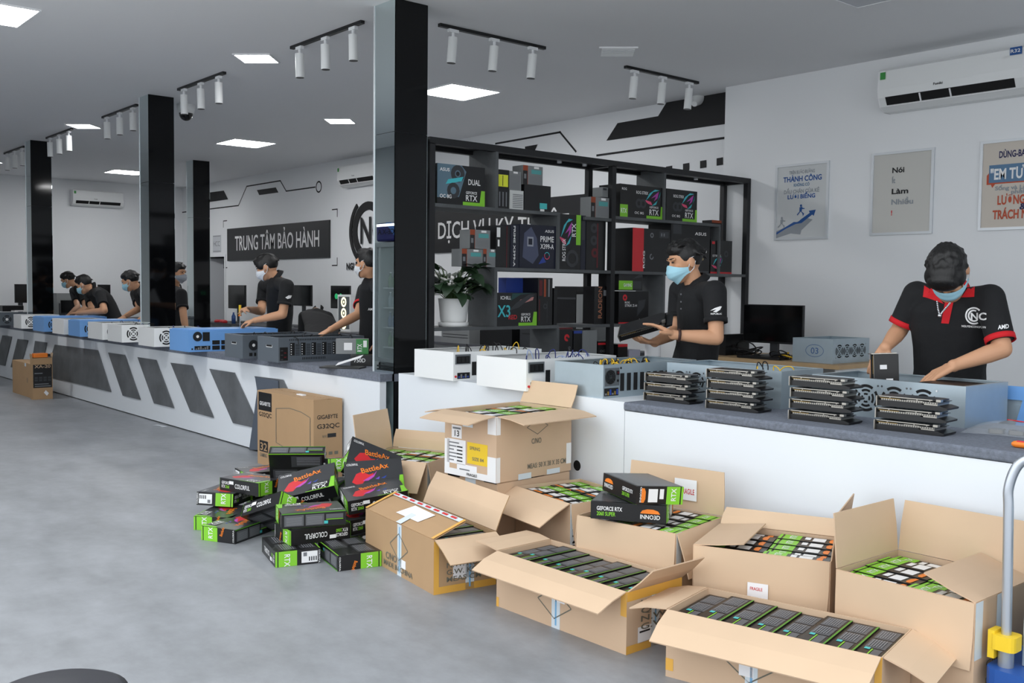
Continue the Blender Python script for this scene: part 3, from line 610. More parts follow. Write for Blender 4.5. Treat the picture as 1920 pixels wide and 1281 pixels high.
# ---- silver cases
xa = at(1040, 720, y=3.95).x; xb = at(1131, 720, y=3.95).x
t, mr, mf = rig('silver rig case with a round power fan beside stacked cards', xa, xb, 3.95, .80, RT, .187, STEEL)
MB().box((.01, .068, 0), (.125, .168, .004), PSU, mr).build('power_supply', t)
mb = MB(); c = mr @ TR(.052, .118, .0045)
mb.arc(0, .041, 0, 360, HOLE, c, 28)
for r in (.014, .022, .030, .038): mb.arc(r, r + .0022, 0, 360, CHROME, c @ TR(0, 0, .003), 28)
mb.arc(0, .011, 0, 360, CHROME, c @ TR(0, 0, .004), 20)
for a in (45, 135, 225, 315): mb.quad([(math.cos(math.radians(a+q))*r, math.sin(math.radians(a+q))*r, .004) for r, q in ((.01, -8), (.044, -2), (.044, 2), (.01, 8))], CHROME, c)
mb.build('fan_guard', t)
mb = MB(); mb.box((.100, .128, .004), (.120, .152, .009), BLACKP, mr).box((.104, .136, .009), (.116, .146, .011), DARKR, mr).box((.106, .09, .004), (.118, .102, .008), BLACKP, mr); mb.build('power_socket', t)
mb = MB(); rect(mb, mr, .008, .012, .122, .056, HOLE)
for k in range(6): mb.box((.014 + k*.018, .018, .001), (.026 + k*.018, .018 + .01*(1 + k % 3), .004), (GPRINT, BRASS, BLUEP)[k % 3], mr)
mb.build('port_panel', t)
for k in range(8):
    mb = MB(); rect(mb, mr, .135 + k*.055, .035, .168 + k*.055, .135, HOLE); mb.build('card_slot', t)
MB().arc(0, .007, 0, 360, HOLE, mr @ TR(.14, .165, .001), 14).build('screw_hole', t)
inner_board(t, xb-xa, .80, .187); cables(t, xb-xa, .8, .187, 24, [YWIRE, BWIRE, BWIRE, YWIRE], (.45, .92), (.12, .6), 9, .02)
def fans_front(t, mf, xs, v, r):
    for x in xs: mb = MB(); fan_rings(mb, mf, x, v, r); [mb.arc(0, .005, 0, 360, CHROME, mf @ TR(x + sx*r*.95, v + sz*r*.95, .002), 10) for sx in (-1, 1) for sz in (-1, 1)]; mb.build('fan_grille', t)
t, mr, mf = rig('wide silver rig case behind the second stack of cards', -3.742, -2.976, 4.35, .38, RT, .195, STEEL)
fans_front(t, mf, (.095, .215, .335), .10, .052); MB().arc(0, .011, 0, 360, HOLE, mf @ TR(.665, .10, .0015), 14).build('screw_hole', t)
cables(t, .766, .38, .195, 5, [YWIRE, BWIRE], (.62, .8), (.3, .7), 4, .03)
t, mr, mf = rig('wide silver rig case the red collared man works in', -2.85, -2.064, 4.43, .43, RT, .188, STEEL)
fans_front(t, mf, (.155, .30, .445, .59), .094, .066)
MB().box((.50, .06, .165), (.74, .35, .18), BLACKP).build('circuit_board', t)
# ---- cases on the left counter
def lcase(u0, u1, vt, y0, d, mat, label, h=.19, fan=True):
    xa = at(u0, 640, y=y0).x; xb = at(u1, 640, y=y0).x
    t, mr, mf = rig(label, xa, xb, y0, d, LT, h, mat, rim=.03)
    if fan: mb = MB(); fan_rings(mb, mr, .125, .092, .073); mb.build('fan_grille', t)
    inner_board(t, xb-xa, d, h); return t, mr, mf, xb-xa
t, mr, mf, w_ = lcase(-10, 0, 590, 3.78, .70, GREYC, 'dark grey rig case at the far left end of the counter', .19, False)
mb = MB(); fan_rings(mb, mr, .10, .09, .06); mb.arc(0, .02, 0, 360, WPRINT, mr @ TR(.10, .09, .003), 12); mb.build('fan_grille', t)
LC = [(26, 40.5, STEELW, 'white rig case next to the grey case at far left'), (62, 83, BLUEC, 'blue rig case farthest left on the counter'), (98.5, 120, STEELW, 'white rig case between the two blue cases'),
      (128.5, 150, BLUEC, 'blue rig case second from left on the counter'), (165, 192, STEELW, 'white rig case left of three adjoining white cases'), (202, 228.5, STEELW, 'white rig case in the middle of three white cases'), (259.5, 289, STEELW, 'white rig case in front of the second column')]
for i, (a, b, mt, lb) in enumerate(LC):
    t, mr, mf, w_ = lcase(a, b, 0, 3.76, .80 if mt is BLUEC else .5, mt, lb)
    if i > 3: cables(t, w_, .6, .19, 4, [BWIRE, NWIRE], (.5, .9), (.2, .9), i, .02)
    if mt is BLUEC: MB().box((.01, .02, .19), (w_ - .01, .78, .197), BLUEC).build('lid', t)
t, mr, mf, w_ = lcase(318, 353, 0, 3.735, .92, BLUEC, 'large blue rig case under the screwdriver', .205, False)
MB().box((.01, .02, .205), (w_-.01, .90, .211), BLUEC).build('lid', t)
mb = MB(); c = mr @ TR(.09, .145, .002); mb.arc(0, .046, 0, 360, HOLE, c, 20)
for r in (.02, .03, .04): mb.arc(r, r+.003, 0, 360, CHROME, c @ TR(0, 0, .001), 20)
mb.arc(0, .014, 0, 360, WPRINT, c @ TR(0, 0, .002), 14); mb.build('fan_guard', t)
mb = MB(); rect(mb, mr, .14, .10, .21, .185, HOLE, .0015); mb.build('power_socket', t)
mb = MB(); rect(mb, mr, .06, .018, .215, .055, HOLE)
for k in range(6): mb.box((.07 + k*.022, .022, .001), (.085 + k*.022, .022 + .01*(1 + k % 3), .004), GPRINT, mr)
mb.build('port_panel', t)
for u0, v0, u1, v1 in ((.235, .065, .31, .105), (.325, .065, .40, .105), (.235, .015, .31, .055), (.325, .015, .40, .055), (.43, .015, .50, .105), (.53, .015, .60, .105)):
    mb = MB(); rect(mb, mr, u0, v0, u1, v1, HOLE); mb.build('card_slot', t)
mb = MB(); rect(mb, mr, .03, .02, .045, .035, HOLE); mb.build('power_button', t)
t, mr, mf, w_ = lcase(421.5, 455, 0, 3.78, .78, GREYC, 'dark grey rig case right of the large blue case', .205, False)
mb = MB(); c = mr @ TR(.10, .115, .002); mb.arc(0, .046, 0, 360, HOLE, c, 20)
for r in (.02, .03, .04): mb.arc(r, r+.003, 0, 360, CHROME, c @ TR(0, 0, .001), 20)
mb.arc(0, .014, 0, 360, WPRINT, c @ TR(0, 0, .002), 14); mb.build('fan_guard', t)
mb = MB(); rect(mb, mr, .06, .02, .09, .05, HOLE); rect(mb, mr, .105, .02, .125, .05, HOLE); mb.build('power_socket', t)
mb = MB(); rect(mb, mf, .14, .12, .24, .14, WPRINT, .0015); rect(mb, mf, .145, .125, .235, .14, HOLE, .002); mb.build('carry_handle', t)
for k in range(3): mb = MB(); rect(mb, mr, .19 + k*.06, .06, .225 + k*.06, .17, HOLE); mb.build('card_slot', t)
cables(t, w_, .75, .205, 6, [BWIRE], (.5, .95), (.15, .9), 21, .03)
t, mr, mf, w_ = lcase(483, 522, 0, 3.83, .82, GREYC, 'long dark grey rig case with seven card slots', .205, False)
mb = MB(); rect(mb, mf, .16, .12, .27, .14, WPRINT, .0015); rect(mb, mf, .165, .125, .265, .14, HOLE, .002); mb.build('carry_handle', t)
mb = MB(); rect(mb, mr, .012, .015, .085, .125, HOLE)
for k in range(5): mb.box((.02 + (k % 2)*.03, .02 + k*.018, .001), (.04 + (k % 2)*.03, .03 + k*.018, .004), DARKR if k % 2 else DGREY, mr)
mb.build('port_panel', t)
for k in range(7):
    mb = MB(); rect(mb, mr, .105 + k*.10, .055, .148 + k*.10, .16, HOLE); [mb.box((.112 + k*.1, .062 + q*.02, .001), (.12 + k*.1, .07 + q*.02, .003), WPRINT, mr) for q in range(5)]; mb.build('card_slot', t)
    mb = MB(); [rect(mb, mr, .155 + k*.10, .055 + q*.011, .195 + k*.10, .060 + q*.011, HOLE) for q in range(9)]; mb.build('vent_slots', t)
mb = MB(); [rect(mb, mr, .10 + k*.016, .178, .107 + k*.016, .192, HOLE) for k in range(36)]; [rect(mb, mr, .22 + k*.016, .018, .227 + k*.016, .038, HOLE) for k in range(14)]; mb.build('vent_slots', t)
cables(t, w_, .8, .205, 7, [BWIRE], (.5, .95), (.1, .9), 23, .03)
# ---- small things at the right end of the left counter
p = at(651, 672, z=LT + .09)
pbox('graphics_card_box', 'grey box with green RTX band at the end of the left counter', 'box', FR((-7.0, 4.10, LT + .09), (.55, .83, 0), (0, 0, 1)), .26, .12, .1, GREYBX, [('r', .25, .25, .5, .75, WPRINT), ('r', .62, 0, 1, 1, M('green_print', (48, 130, 60), .4)), ('t', 'RTX', .80, .15, .3, WPRINT, .24, 90), ('r', .84, .45, .95, .9, WPRINT)])
pbox('component_box', 'black box lettered 750D under the green banded box', 'box', FR((-6.84, 4.14, LT), (.55, .83, 0), (0, 0, 1)), .18, .088, .12, BOXBLK, [('t', '750D', .15, .35, .35, WPRINT, .5)])
MB().box((-.16, -.09, 0), (.16, .09, .012), BLACKP).build('keyboard', None, label='flat black keyboard lying at the end of the left counter', cat='keyboard', loc=(-6.72, 4.0, LT), rot=(0, 0, .7))
pbox('component_box', 'tall white box pressed against the nearest column', 'box', FR((-6.54, 4.20, LT), (.55, .83, 0), (0, 0, 1)), .10, .36, .08, PAPER, lines(.2, .1, .8, .9, 9, GPRINT))
MB().prism([(0, 0), (.22, 0), (.22, .07), (0, .07)], 0, .004, PAPER, FR((-6.78, 3.97, LT + .014), (.75, .55, .30), (-.4, .6, .2))).build('paper_sheet', None, label='white card tilted on the keyboard', cat='paper')
# ================================================================== graphics card stacks
GPUB = M('card_black', (18, 18, 20), .35); GPUE = M('card_edge_metal', (176, 172, 164), .28, .9); GPUF = M('card_fins', (120, 118, 114), .4, .8)
def card(label, mw, group='bare graphics cards in stacks'):
    t = thing('graphics_card', label, 'graphics card', group=group, mw=mw); XZ = FR((0, 0, 0), (1, 0, 0), (0, 0, 1))
    MB().prism([(0, 0), (.255, 0), (.30, .004), (.302, .012), (.27, .020), (.20, .020), (.185, .026), (0, .026)], 0, -.125, GPUB, XZ).build('cooler_shroud', t)
    mb = MB().box((.012, .002, .026), (.262, .122, .034), GPUF)
    for k in range(24): mb.box((.016 + k*.0102, .0, .0265), (.020 + k*.0102, .002, .0335), GPUE)
    mb.build('heatsink', t)
    mb = MB().box((.004, -.001, .034), (.272, .124, .0362), GPUB); mb.box((.01, -.003, .0345), (.10, -.001, .0358), BRASS).box((.13, -.004, .034), (.2, -.001, .0362), GPUE); mb.build('circuit_board', t)
    mb = MB().prism([(.002, 0), (.24, 0), (.268, .02), (.268, .105), (.24, .125), (.002, .125)], .040, .045, GPUB); mb.box((.002, -.0012, .0405), (.24, 0, .0445), GPUE)
    for x in (.05, .17, .225): mb.cyl((x, .008, .036), (x, .008, .041), .004, GPUE, n=8)
    mb.box((.252, .006, .036), (.272, .03, .046), GPUE); mb.build('backplate', t)
    mb = MB().box((-.004, -.012, .0), (0, .118, .044), GPUE)
    for k in range(3): mb.box((-.0045, .012 + k*.034, .01), (-.0035, .034 + k*.034, .034), HOLE)
    mb.build('bracket', t)
    MB().box((.204, -.001, .021), (.262, .118, .0255), GPUE).build('shroud_trim', t)
    return t
proto = None; names = ['first stack from the left', 'second stack from the left', 'third stack from the left', 'stack nearest the right edge']
pos = {1: ['only'], 3: ['bottom', 'middle', 'top'], 4: ['bottom', 'second', 'third', 'top']}
for si, (x, y, n, rz) in enumerate(((-3.68, 4.105, 3, .06), (-3.235, 4.085, 4, .08), (-2.725, 4.065, 4, .07), (-2.29, 4.075, 3, .07))):
    for k in range(n):
        mw = TR(x + .004*((k*7) % 3 - 1), y, RT + .0535*k) @ RZ(rz + .02*((k*5) % 3 - 1)); lb = 'black graphics card, %s of the %s' % (pos[n][k], names[si])
        if n == 4 and k in (1, 2): lb = 'black graphics card, %s from bottom of the %s' % (pos[n][k], names[si])
        if proto is None: proto = card(lb, mw)
        else: copy_tree(proto, mw, lb)
# clear plastic bag and screwdriver on the felt worktop
CLEAR = M('clear_plastic_film', (226, 232, 238), .15, alpha=.20); 
bg0 = at(1800, 812, z=RT); mb = MB(); n = 14; vs_ = []; rg = random.Random(5)
for i in range(n + 1):
    for j in range(9):
        s, q = i/n, j/8; hgt = .055*math.sin(math.pi*s)**.7*math.sin(math.pi*q)**.8 + .006*rg.uniform(-1, 1)*(0 < i < n)*(0 < j < 8)
        vs_.append((s*.42, q*.19 + .02*math.sin(5*s), .002 + max(0, hgt)))
mb.add(vs_, [(i*9+j, i*9+j+1, (i+1)*9+j+1, (i+1)*9+j) for i in range(n) for j in range(8)], CLEAR, smooth=True)
bag = thing('plastic_bag', 'crumpled clear plastic bag on the felt worktop at the right edge', 'bag', (bg0.x, bg0.y, RT), .25)
mb.build('bag_film', bag); MB().tube([(.16, .16, .055), (.3, .12, .05), (.42, .06, .03)], .003, REDP, 6).build('zip_strip', bag)
for k in range(3): MB().rbox((.1 + k*.08, .06, .003), (.16 + k*.08, .12, .02), .008, GPUF).build('screw_packet', bag)
sd = thing('screwdriver', 'orange and red screwdriver beside the plastic bag', 'screwdriver', tuple(at(1897, 832, z=RT + .014)), .15)
MB().tube([(0, 0, 0), (.008, 0, 0), (.02, 0, 0), (.07, 0, 0), (.085, 0, 0), (.09, 0, 0)], [.006, .012, .014, .013, .011, .006], ORANGE, 10).build('handle', sd)
MB().tube([(.02, -.004, .0105), (.07, -.004, .0095)], .0055, REDP, 6).build('grip_inlay', sd); MB().cyl((.09, 0, 0), (.21, 0, 0), .0032, CHROME).build('shaft', sd)
a = at(1889, 760, y=4.95)
t = thing('blue_panel', 'bright blue case lid with grey sheet standing behind the silver case', 'case lid', (a.x, 4.9, RT - .02))
MB().box((-.02, 0, .12), (.5, .012, .185), BLUEC).prism([(.09, .12), (.5, .12), (.5, -.02), (.055, -.02)], 0, -.012, BLUEC, FR((0, 0, 0), (1, 0, 0), (0, 0, 1))).build('lid_sheet', t)
MB().box((-.02, .013, -.02), (.12, .016, .13), STEEL).build('grey_sheet', t)
# ================================================================== printed graphics card boxes
KL, KW, KT = .34, .235, .08
def six(L, W, T):
    h = (L/2, W/2, T/2)
    return {'top': (FR((-h[0], -h[1], h[2]), (1, 0, 0), (0, 1, 0)), L, W), 'bot': (FR((-h[0], h[1], -h[2]), (1, 0, 0), (0, -1, 0)), L, W),
            'yn': (FR((-h[0], -h[1], -h[2]), (1, 0, 0), (0, 0, 1)), L, T), 'yp': (FR((h[0], h[1], -h[2]), (-1, 0, 0), (0, 0, 1)), L, T),
            'xn': (FR((-h[0], h[1], -h[2]), (0, -1, 0), (0, 0, 1)), W, T), 'xp': (FR((h[0], -h[1], -h[2]), (0, 1, 0), (0, 0, 1)), W, T)}
KBLK = M('grey_block_print', (92, 94, 98), .45); KLN = M('pale_line_print', (128, 130, 134), .45)  # print greys lifted to paint in sky light on upturned sides
LBL = [('r', .06, .14, .42, .88, WPRINT)] + [('r', .08 + .05*k, .5, .105 + .05*k, .78, INK) for k in range(4)] + [('r', .3, .2, .38, .45, GPRINT)]
GRNR = [('r', .52, 0, .93, 1, GREEN), ('r', .955, 0, 1, 1, GREEN), ('t', 'RTX', .80, .2, .36, WPRINT, .27, 90)]
GRNL = [('r', .07, 0, .48, 1, GREEN), ('r', 0, 0, .045, 1, GREEN), ('t', 'RTX', .34, .2, .36, WPRINT, .27, 90)]
KART = {'top': [('r', 0, 0, 1, 1, BOXGR), ('p', [(.12, .28), (.2, .55), (.3, .62), (.42, .5), (.5, .55), (.46, .36), (.34, .3), (.28, .18), (.18, .2)], REDP), ('p', [(.3, .3), (.5, .5), (.56, .62), (.5, .42), (.4, .3)], MAGENTA),
                ('t', 'BattleAx', .30, .56, .17, ORANGE, .48, 12), ('p', [(.52, .34), (.6, .42), (.58, .32)], M('violet_print', (110, 80, 190), .4)), ('p', [(.62, .36), (.72, .44), (.68, .34)], BLUEP),
                ('t', 'COLORFUL', .04, .84, .07, WPRINT, .2), ('p', [(.5, 0), (.72, .30), (1, .30), (1, 0)], BOXBLK), ('t', 'GEFORCE', .62, .19, .07, WPRINT, .26), ('t', 'RTX', .62, .04, .12, WPRINT, .24), ('p', [(.9, 0), (1, 0), (1, .42), (.94, .42)], GREEN), ('r', .5, 0, 1, .02, GREEN)],
        'bot': [('r', .05, .5, .45, .9, BOXGR), ('r', .5, .5, .94, .9, BOXGR), ('r', .05, .08, .6, .42, BOXGR), ('r', .0, .0, 1, .025, GREEN)] + lines(.08, .55, .42, .85, 6, GPRINT) + lines(.53, .55, .9, .85, 6, GPRINT) + lines(.08, .12, .5, .38, 5, GPRINT),
        'yn': [('t', 'GEFORCE', .05, .56, .22, WPRINT, .20), ('t', 'RTX', .05, .26, .22, WPRINT, .09), ('t', '2060', .15, .26, .22, GREEN, .10), ('t', 'COLORFUL', .40, .34, .34, WPRINT, .38), ('r', .25, .6, .36, .85, WPRINT)],
        'yp': [('r', .04, .12, .34, .84, KBLK), ('r', .37, .12, .66, .84, KBLK), ('r', .69, .50, .96, .8, KBLK), ('r', .66, .16, .72, .36, TEAL), ('r', 0, .93, 1, 1, M('dark_green_print', (84, 150, 44), .4)), ('r', .69, .42, .96, .47, GREEN)] + lines(.07, .2, .31, .75, 6, KLN) + lines(.39, .2, .63, .75, 6, KLN),
        'xn': LBL + GRNR + [('t', 'COLORFUL', .04, .1, .10, WPRINT, .3, 90)],
        'xp': GRNL + [('t', 'BattleAx', .62, .42, .22, ORANGE, .24, 70), ('t', 'COLORFUL', .97, .1, .10, WPRINT, .3, 90)]}
INNO = [('a', .0, .0, .0, .0, 0, 1, ORANGE)]
def inno(u, v, w, h): return [('p', [(u, v + h*.55), (u + w*.1, v + h*.85), (u + w*.35, v + h), (u + w*.65, v + h), (u + w*.9, v + h*.85), (u + w, v + h*.55)], ORANGE), ('t', 'INNO3D', u, v, h*.42, WPRINT, w)]
NART = {'top': [('r', .02, .03, .98, .97, BOXGR)] + [('r', .02, .1 + .16*k, .98, .105 + .16*k, GPRINT) for k in range(6)],
        'bot': KART['bot'],
        'yn': inno(.66, .2, .26, .55) + [('t', 'GEFORCE RTX', .08, .52, .22, WPRINT, .34), ('t', '2060 SUPER', .08, .22, .22, GREEN, .25)],
        'yp': inno(.06, .25, .26, .55) + [('t', 'GEFORCE RTX', .60, .5, .2, WPRINT, .30), ('t', '2060 SUPER', .60, .22, .2, GREEN, .22)],
        'xn': [('r', .25, .12, .45, .86, WPRINT), ('r', .49, .3, .58, .86, WPRINT), ('r', .64, 0, .93, 1, GREEN), ('r', .955, 0, 1, 1, GREEN), ('t', 'RTX', .84, .2, .3, WPRINT, .24, 90), ('p', [(.10, .1), (.16, .1), (.19, .3), (.19, .7), (.16, .9), (.10, .9)], ORANGE), ('t', 'INNO3D', .10, .12, .1, WPRINT, .29, 90)],
        'xp': [('r', 0, 0, .05, 1, GREEN), ('r', .08, 0, .36, 1, GREEN), ('t', 'RTX', .28, .2, .3, WPRINT, .24, 90), ('r', .42, .3, .51, .86, WPRINT), ('r', .55, .12, .75, .86, WPRINT), ('p', [(.90, .1), (.84, .1), (.81, .3), (.81, .7), (.84, .9), (.90, .9)], ORANGE)]}
INNO = None
def gmesh(art, faces=None):
    b = MB().box((-KL/2, -KW/2, -KT/2), (KL/2, KW/2, KT/2), BOXBLK); p = MB()
    for k, (m, w, h) in six(KL, KW, KT).items():
        if faces is None or k in faces: prints(p, m, w, h, art[k])
    return b.mesh('card_box'), p.mesh('box_print')
KMESH = gmesh(KART); NMESH = gmesh(NART)
KSIDE = (KMESH[0], gmesh(KART, ('yp',))[1]); NEND = (KMESH[0], gmesh(NART, ('xp',))[1])
def gbox(pair, mw, label, group, name='graphics_card_box'):
    o = link(name, pair[0], None, label, 'box', group, mw=mw); link('box_print', pair[1], o); return o
# ================================================================== cartons
def carton(label, fl, rz, lx, ly, h, flaps, dec=None, mat=CARD, name='shipping_carton', tapes=(), z0=0, group='cardboard shipping cartons'):
    """fl: front left base corner; flaps: side -> (angle from closed, length[, bend])"""
    t = thing(name, label, 'carton', mw=TR(fl[0], fl[1], z0) @ RZ(rz) @ TR(lx/2, ly/2, 0), group=group); k = .005; X, Y = lx/2, ly/2
    mb = MB().box((-X, -Y, 0), (X, Y, k), mat)
    for a, b in (((-X, -Y, k), (X, -Y+k, h)), ((-X, Y-k, k), (X, Y, h)), ((-X, -Y+k, k), (-X+k, Y-k, h)), ((X-k, -Y+k, k), (X, Y-k, h))): mb.box(a, b, mat)
    mb.build('carton_body', t)
    fr = {'f': ((0, -Y, h), (1, 0, 0), (0, 1, 0), lx), 'b': ((0, Y, h), (-1, 0, 0), (0, -1, 0), lx), 'l': ((-X, 0, h), (0, -1, 0), (1, 0, 0), ly), 'r': ((X, 0, h), (0, 1, 0), (-1, 0, 0), ly)}
    for s, fp in flaps.items():
        ang, ln = fp[:2]; bend = fp[2] if len(fp) > 2 else 8
        o, u, inn, wd = fr[s]; o = V(o); u = V(u); inn = V(inn); a = math.radians(ang); a2 = math.radians(ang + bend)
        d1 = inn*math.cos(a) + V((0, 0, 1))*math.sin(a); d2 = inn*math.cos(a2) + V((0, 0, 1))*math.sin(a2)
        n1 = (-inn*math.sin(a) + V((0, 0, 1))*math.cos(a)); hw = wd/2 - .004; q = []
        for hwk, base in ((hw, o + d1*.002), (hw, o + d1*ln*.5), (hw - .006, o + d1*ln*.5 + d2*ln*.5)):
            for sgn in (-1, 1):
                q.append(base + u*hwk*sgn - n1*.0025); q.append(base + u*hwk*sgn + n1*.0025)
        # q: per station: (-,under) (-,over) (+,under) (+,over)
        mb = MB(); fs_in = []; fs_out = []
        for i in range(2):
            b0 = i*4; b1 = b0 + 4
            fs_in.append((b0, b0+2, b1+2, b1)); fs_out.append((b0+1, b1+1, b1+3, b0+3))
            fs_out += [(b0, b1, b1+1, b0+1), (b0+2, b0+3, b1+3, b1+2)]
        fs_out += [(0, 1, 3, 2), (8, 10, 11, 9)]
        mb.add(q, fs_in, CARDIN); mb.add(q, fs_out, mat); mb.build('flap', t)
    FRS = {'f': (FR((-X, -Y, 0), (1, 0, 0), (0, 0, 1)), lx), 'r': (FR((X, -Y, 0), (0, 1, 0), (0, 0, 1)), ly), 'l': (FR((-X, Y, 0), (0, -1, 0), (0, 0, 1)), ly), 'b': (FR((X, Y, 0), (-1, 0, 0), (0, 0, 1)), lx)}
    for part, s, dd in (dec or ()):
        sets = [[q] for q in dd] if 'tape' in part and not any(q[-1] is TAPEB for q in dd) else [dd]
        for n_, q in enumerate(sets):
            if q[0][0] == 't': part_ = 'lettering'
            else: part_ = part
            mb = MB(); prints(mb, FRS[s][0], FRS[s][1], h, q, .0008 + .0003*n_); mb.build(part_, t)
    return t
def dia(u, v, w, h, mat=GINK, k=.012):
    pts = [(u - w, v), (u, v - h), (u + w, v), (u, v + h)]; out = []
    for (a, b), (c, d) in zip(pts, pts[1:] + pts[:1]): out.append(('p', [(a, b - k), (c, d - k), (c, d + k), (a, b + k)], mat))
    return out
def vt(u, w, v0, v1): return [('r', u, v0, u + w, v1, TAPE), ('r', u + w*.4, v0 + .05, u + w*.6, v1 - .05, TAPEB)]
def fill(t, pair, lx, ly, h, nx, ny, L_along, up, label, group, skip=()):
    """stand boxes upright inside a carton; up = 'side' (long side up) or 'end' (short end up)"""
    for i in range(nx):
        for j in range(ny):
            if (i, j) in skip: continue
            x = -lx/2 + .012 + (lx - .024)*(i + .5)/nx; y = -ly/2 + .010 + (ly - .02)*(j + .5)/ny; dz = .006*(((i*3 + j*5) % 4) - 1.5)/1.5
            if up == 'side':   # long side (+Y local) up, length along carton depth
                R_ = Matrix(((0, 0, 1), (1, 0, 0), (0, 1, 0))).to_4x4(); top = KW/2
                sc = Matrix.Diagonal(((ly - .022)/KL, 1, (lx - .03)/nx/KT, 1))
            else:              # short end (+X local) up
                R_ = (Matrix(((0, -1, 0), (0, 0, -1), (1, 0, 0))) if L_along == 'x' else Matrix(((0, 1, 0), (0, 0, 1), (1, 0, 0))) if L_along == 'X' else Matrix(((0, 0, 1), (0, -1, 0), (1, 0, 0)))).to_4x4(); top = KL/2
                a, b = ((lx - .03)/nx, (ly - .03)/ny) if L_along in 'xX' else ((ly - .03)/ny, (lx - .03)/nx)
                sc = Matrix.Diagonal((1, a/KW, b/KT, 1))
            mw = t.matrix_basis @ TR(x, y, h - .012 - top + dz) @ R_ @ sc
            ORD = ('leftmost', 'second from left', 'third from left', 'fourth from left', 'fifth from left', 'sixth from left', 'third from right', 'second from right', 'rightmost')
            ni = ('left', 'right')[i] if nx == 2 else ('rightmost' if i == nx - 1 else ORD[i]); nj = '' if ny == 1 else (('front', 'back')[j] if ny == 2 else ('front', 'second', 'middle', 'fourth', 'back')[j]) + ' row, '
            gbox(pair, mw, label + ', ' + nj + ni, group)
r_ = math.radians
# A: left open carton
cA = carton('open carton with blue striped tape left of the front row', (-3.757 - .78*math.cos(r_(-8)), 2.729 - .78*math.sin(r_(-8))), r_(-8), .78, .345, .262,
   {'f': (22, .19, -4), 'b': (112, .185), 'r': (205, .17, 12), 'l': (262, .17)},
   [('carton_print', 'f', dia(.52, .55, .13, .26) + [('t', 'C/NO', .33, .22, .13, GINK, .16), ('t', 'MADE IN CHINA', .3, .08, .10, GINK, .42)]), ('packing_tape', 'f', vt(.50, .06, .0, 1)), ('shipping_label', 'f', [('r', .50, .18, .62, .34, PAPER)]),
    ('carton_print', 'r', [('t', s, .2, .72 - .13*k, .09, GINK, .55) for k, s in enumerate(('ITEM NO', 'QTY PCS', 'N.W. KGS', 'G.W. KGS', 'MEAS CM'))]), ('packing_tape', 'r', vt(.5, .14, .0, .7)), ('shipping_label', 'r', [('p', [(.30, .25), (.64, .22), (.62, .60), (.30, .58)], PAPER), ('r', .60, .48, .78, .58, PAPER)]),
    ('yellow_tape', 'r', [('r', 0, 0, 1, .13, YTAPE), ('r', 0, .1, .08, .97, YTAPE)])], CARD2)
for s in cA.children:
    pass
mm = FR((-.39, -.1725, .262), (1, 0, 0), (0, math.cos(r_(21)), math.sin(r_(21))))
mb = MB(); prints(mb, mm @ TR(0, 0, .006), .78, .19, [('r', .0, .86, .97, 1.0, TAPE), ('p', [(.34, .30), (.66, .30), (.70, .76), (.40, .80)], PAPER), ('r', .48, 0, .55, .5, TAPE)] + [('r', .03 + k*.115, .90, .10 + k*.115, .97, RINK) for k in range(8)] + [('r', 0, 0, .03, 1, YTAPE), ('r', .97, 0, 1, 1, YTAPE)]); mb.build('packing_tape', cA)
fill(cA, KSIDE, .78, .345, .255, 8, 1, 'y', 'side', 'dark box on edge in the left open carton', 'boxes inside the left open carton')
# B: front centre
cB = carton('open carton full of dark boxes in the middle of the front row', (-3.452, 2.862), r_(.75), .797, .338, .254,
   {'f': (196, .165, 10), 'l': (172, .165), 'r': (141, .165, -6), 'b': (262, .165)},
   [('carton_print', 'f', dia(.48, .42, .13, .26) + [('t', 'C/NO CON/5', .38, .80, .11, GINK, .22)]), ('packing_tape', 'f', vt(.46, .065, 0, .86)), ('shipping_label', 'f', [('r', .43, .68, .54, .90, PAPER), ('r', .48, .46, .56, .62, PAPER)]),
    ('carton_print', 'r', [('t', s, .25, .72 - .13*k, .09, GINK, .5) for k, s in enumerate(('N2 ITEM', 'QTY', 'N.W.', 'G.W.'))]), ('packing_tape', 'r', vt(.44, .15, 0, .96)), ('shipping_label', 'r', [('r', .2, .12, .45, .38, PAPER), ('r', .23, .28, .42, .31, INK), ('r', .5, .04, .66, .36, WPRINT), ('t', 'URGENT', .62, .06, .06, RINK, .28, 90)]),
    ('yellow_tape', 'r', [('r', 0, 0, 1, .13, YTAPE), ('r', 0, .84, 1, 1, YTAPE)]), ('yellow_tape', 'f', [('r', 0, 0, .022, .17, YTAPE), ('r', .96, .6, 1, 1, YTAPE)])])
fill(cB, KSIDE, .797, .338, .25, 9, 1, 'y', 'side', 'dark box on edge in the front centre carton', 'boxes inside the front centre carton')
# C: front right
cC = carton('open carton full of dark boxes nearest the camera at the bottom edge', (-2.415, 2.832), r_(13), .79, .35, .255,
   {'f': (203, .17, 8), 'l': (186, .17, 10), 'r': (198, .17, 8), 'b': (262, .17)},
   [('carton_print', 'f', dia(.42, .50, .13, .28) + [('t', 'CON/5', .50, .80, .11, GINK, .13)]), ('packing_tape', 'f', vt(.40, .06, 0, .9)), ('shipping_label', 'f', [('r', .35, .82, .48, .95, PAPER), ('r', .37, .30, .44, .52, PAPER)]),
    ('yellow_tape', 'f', [('r', 0, .1, .04, .28, YTAPE), ('r', .97, .6, 1, 1, YTAPE)])])
fill(cC, KSIDE, .79, .35, .25, 8, 1, 'y', 'side', 'dark box on edge in the carton nearest the camera', 'boxes inside the nearest carton')
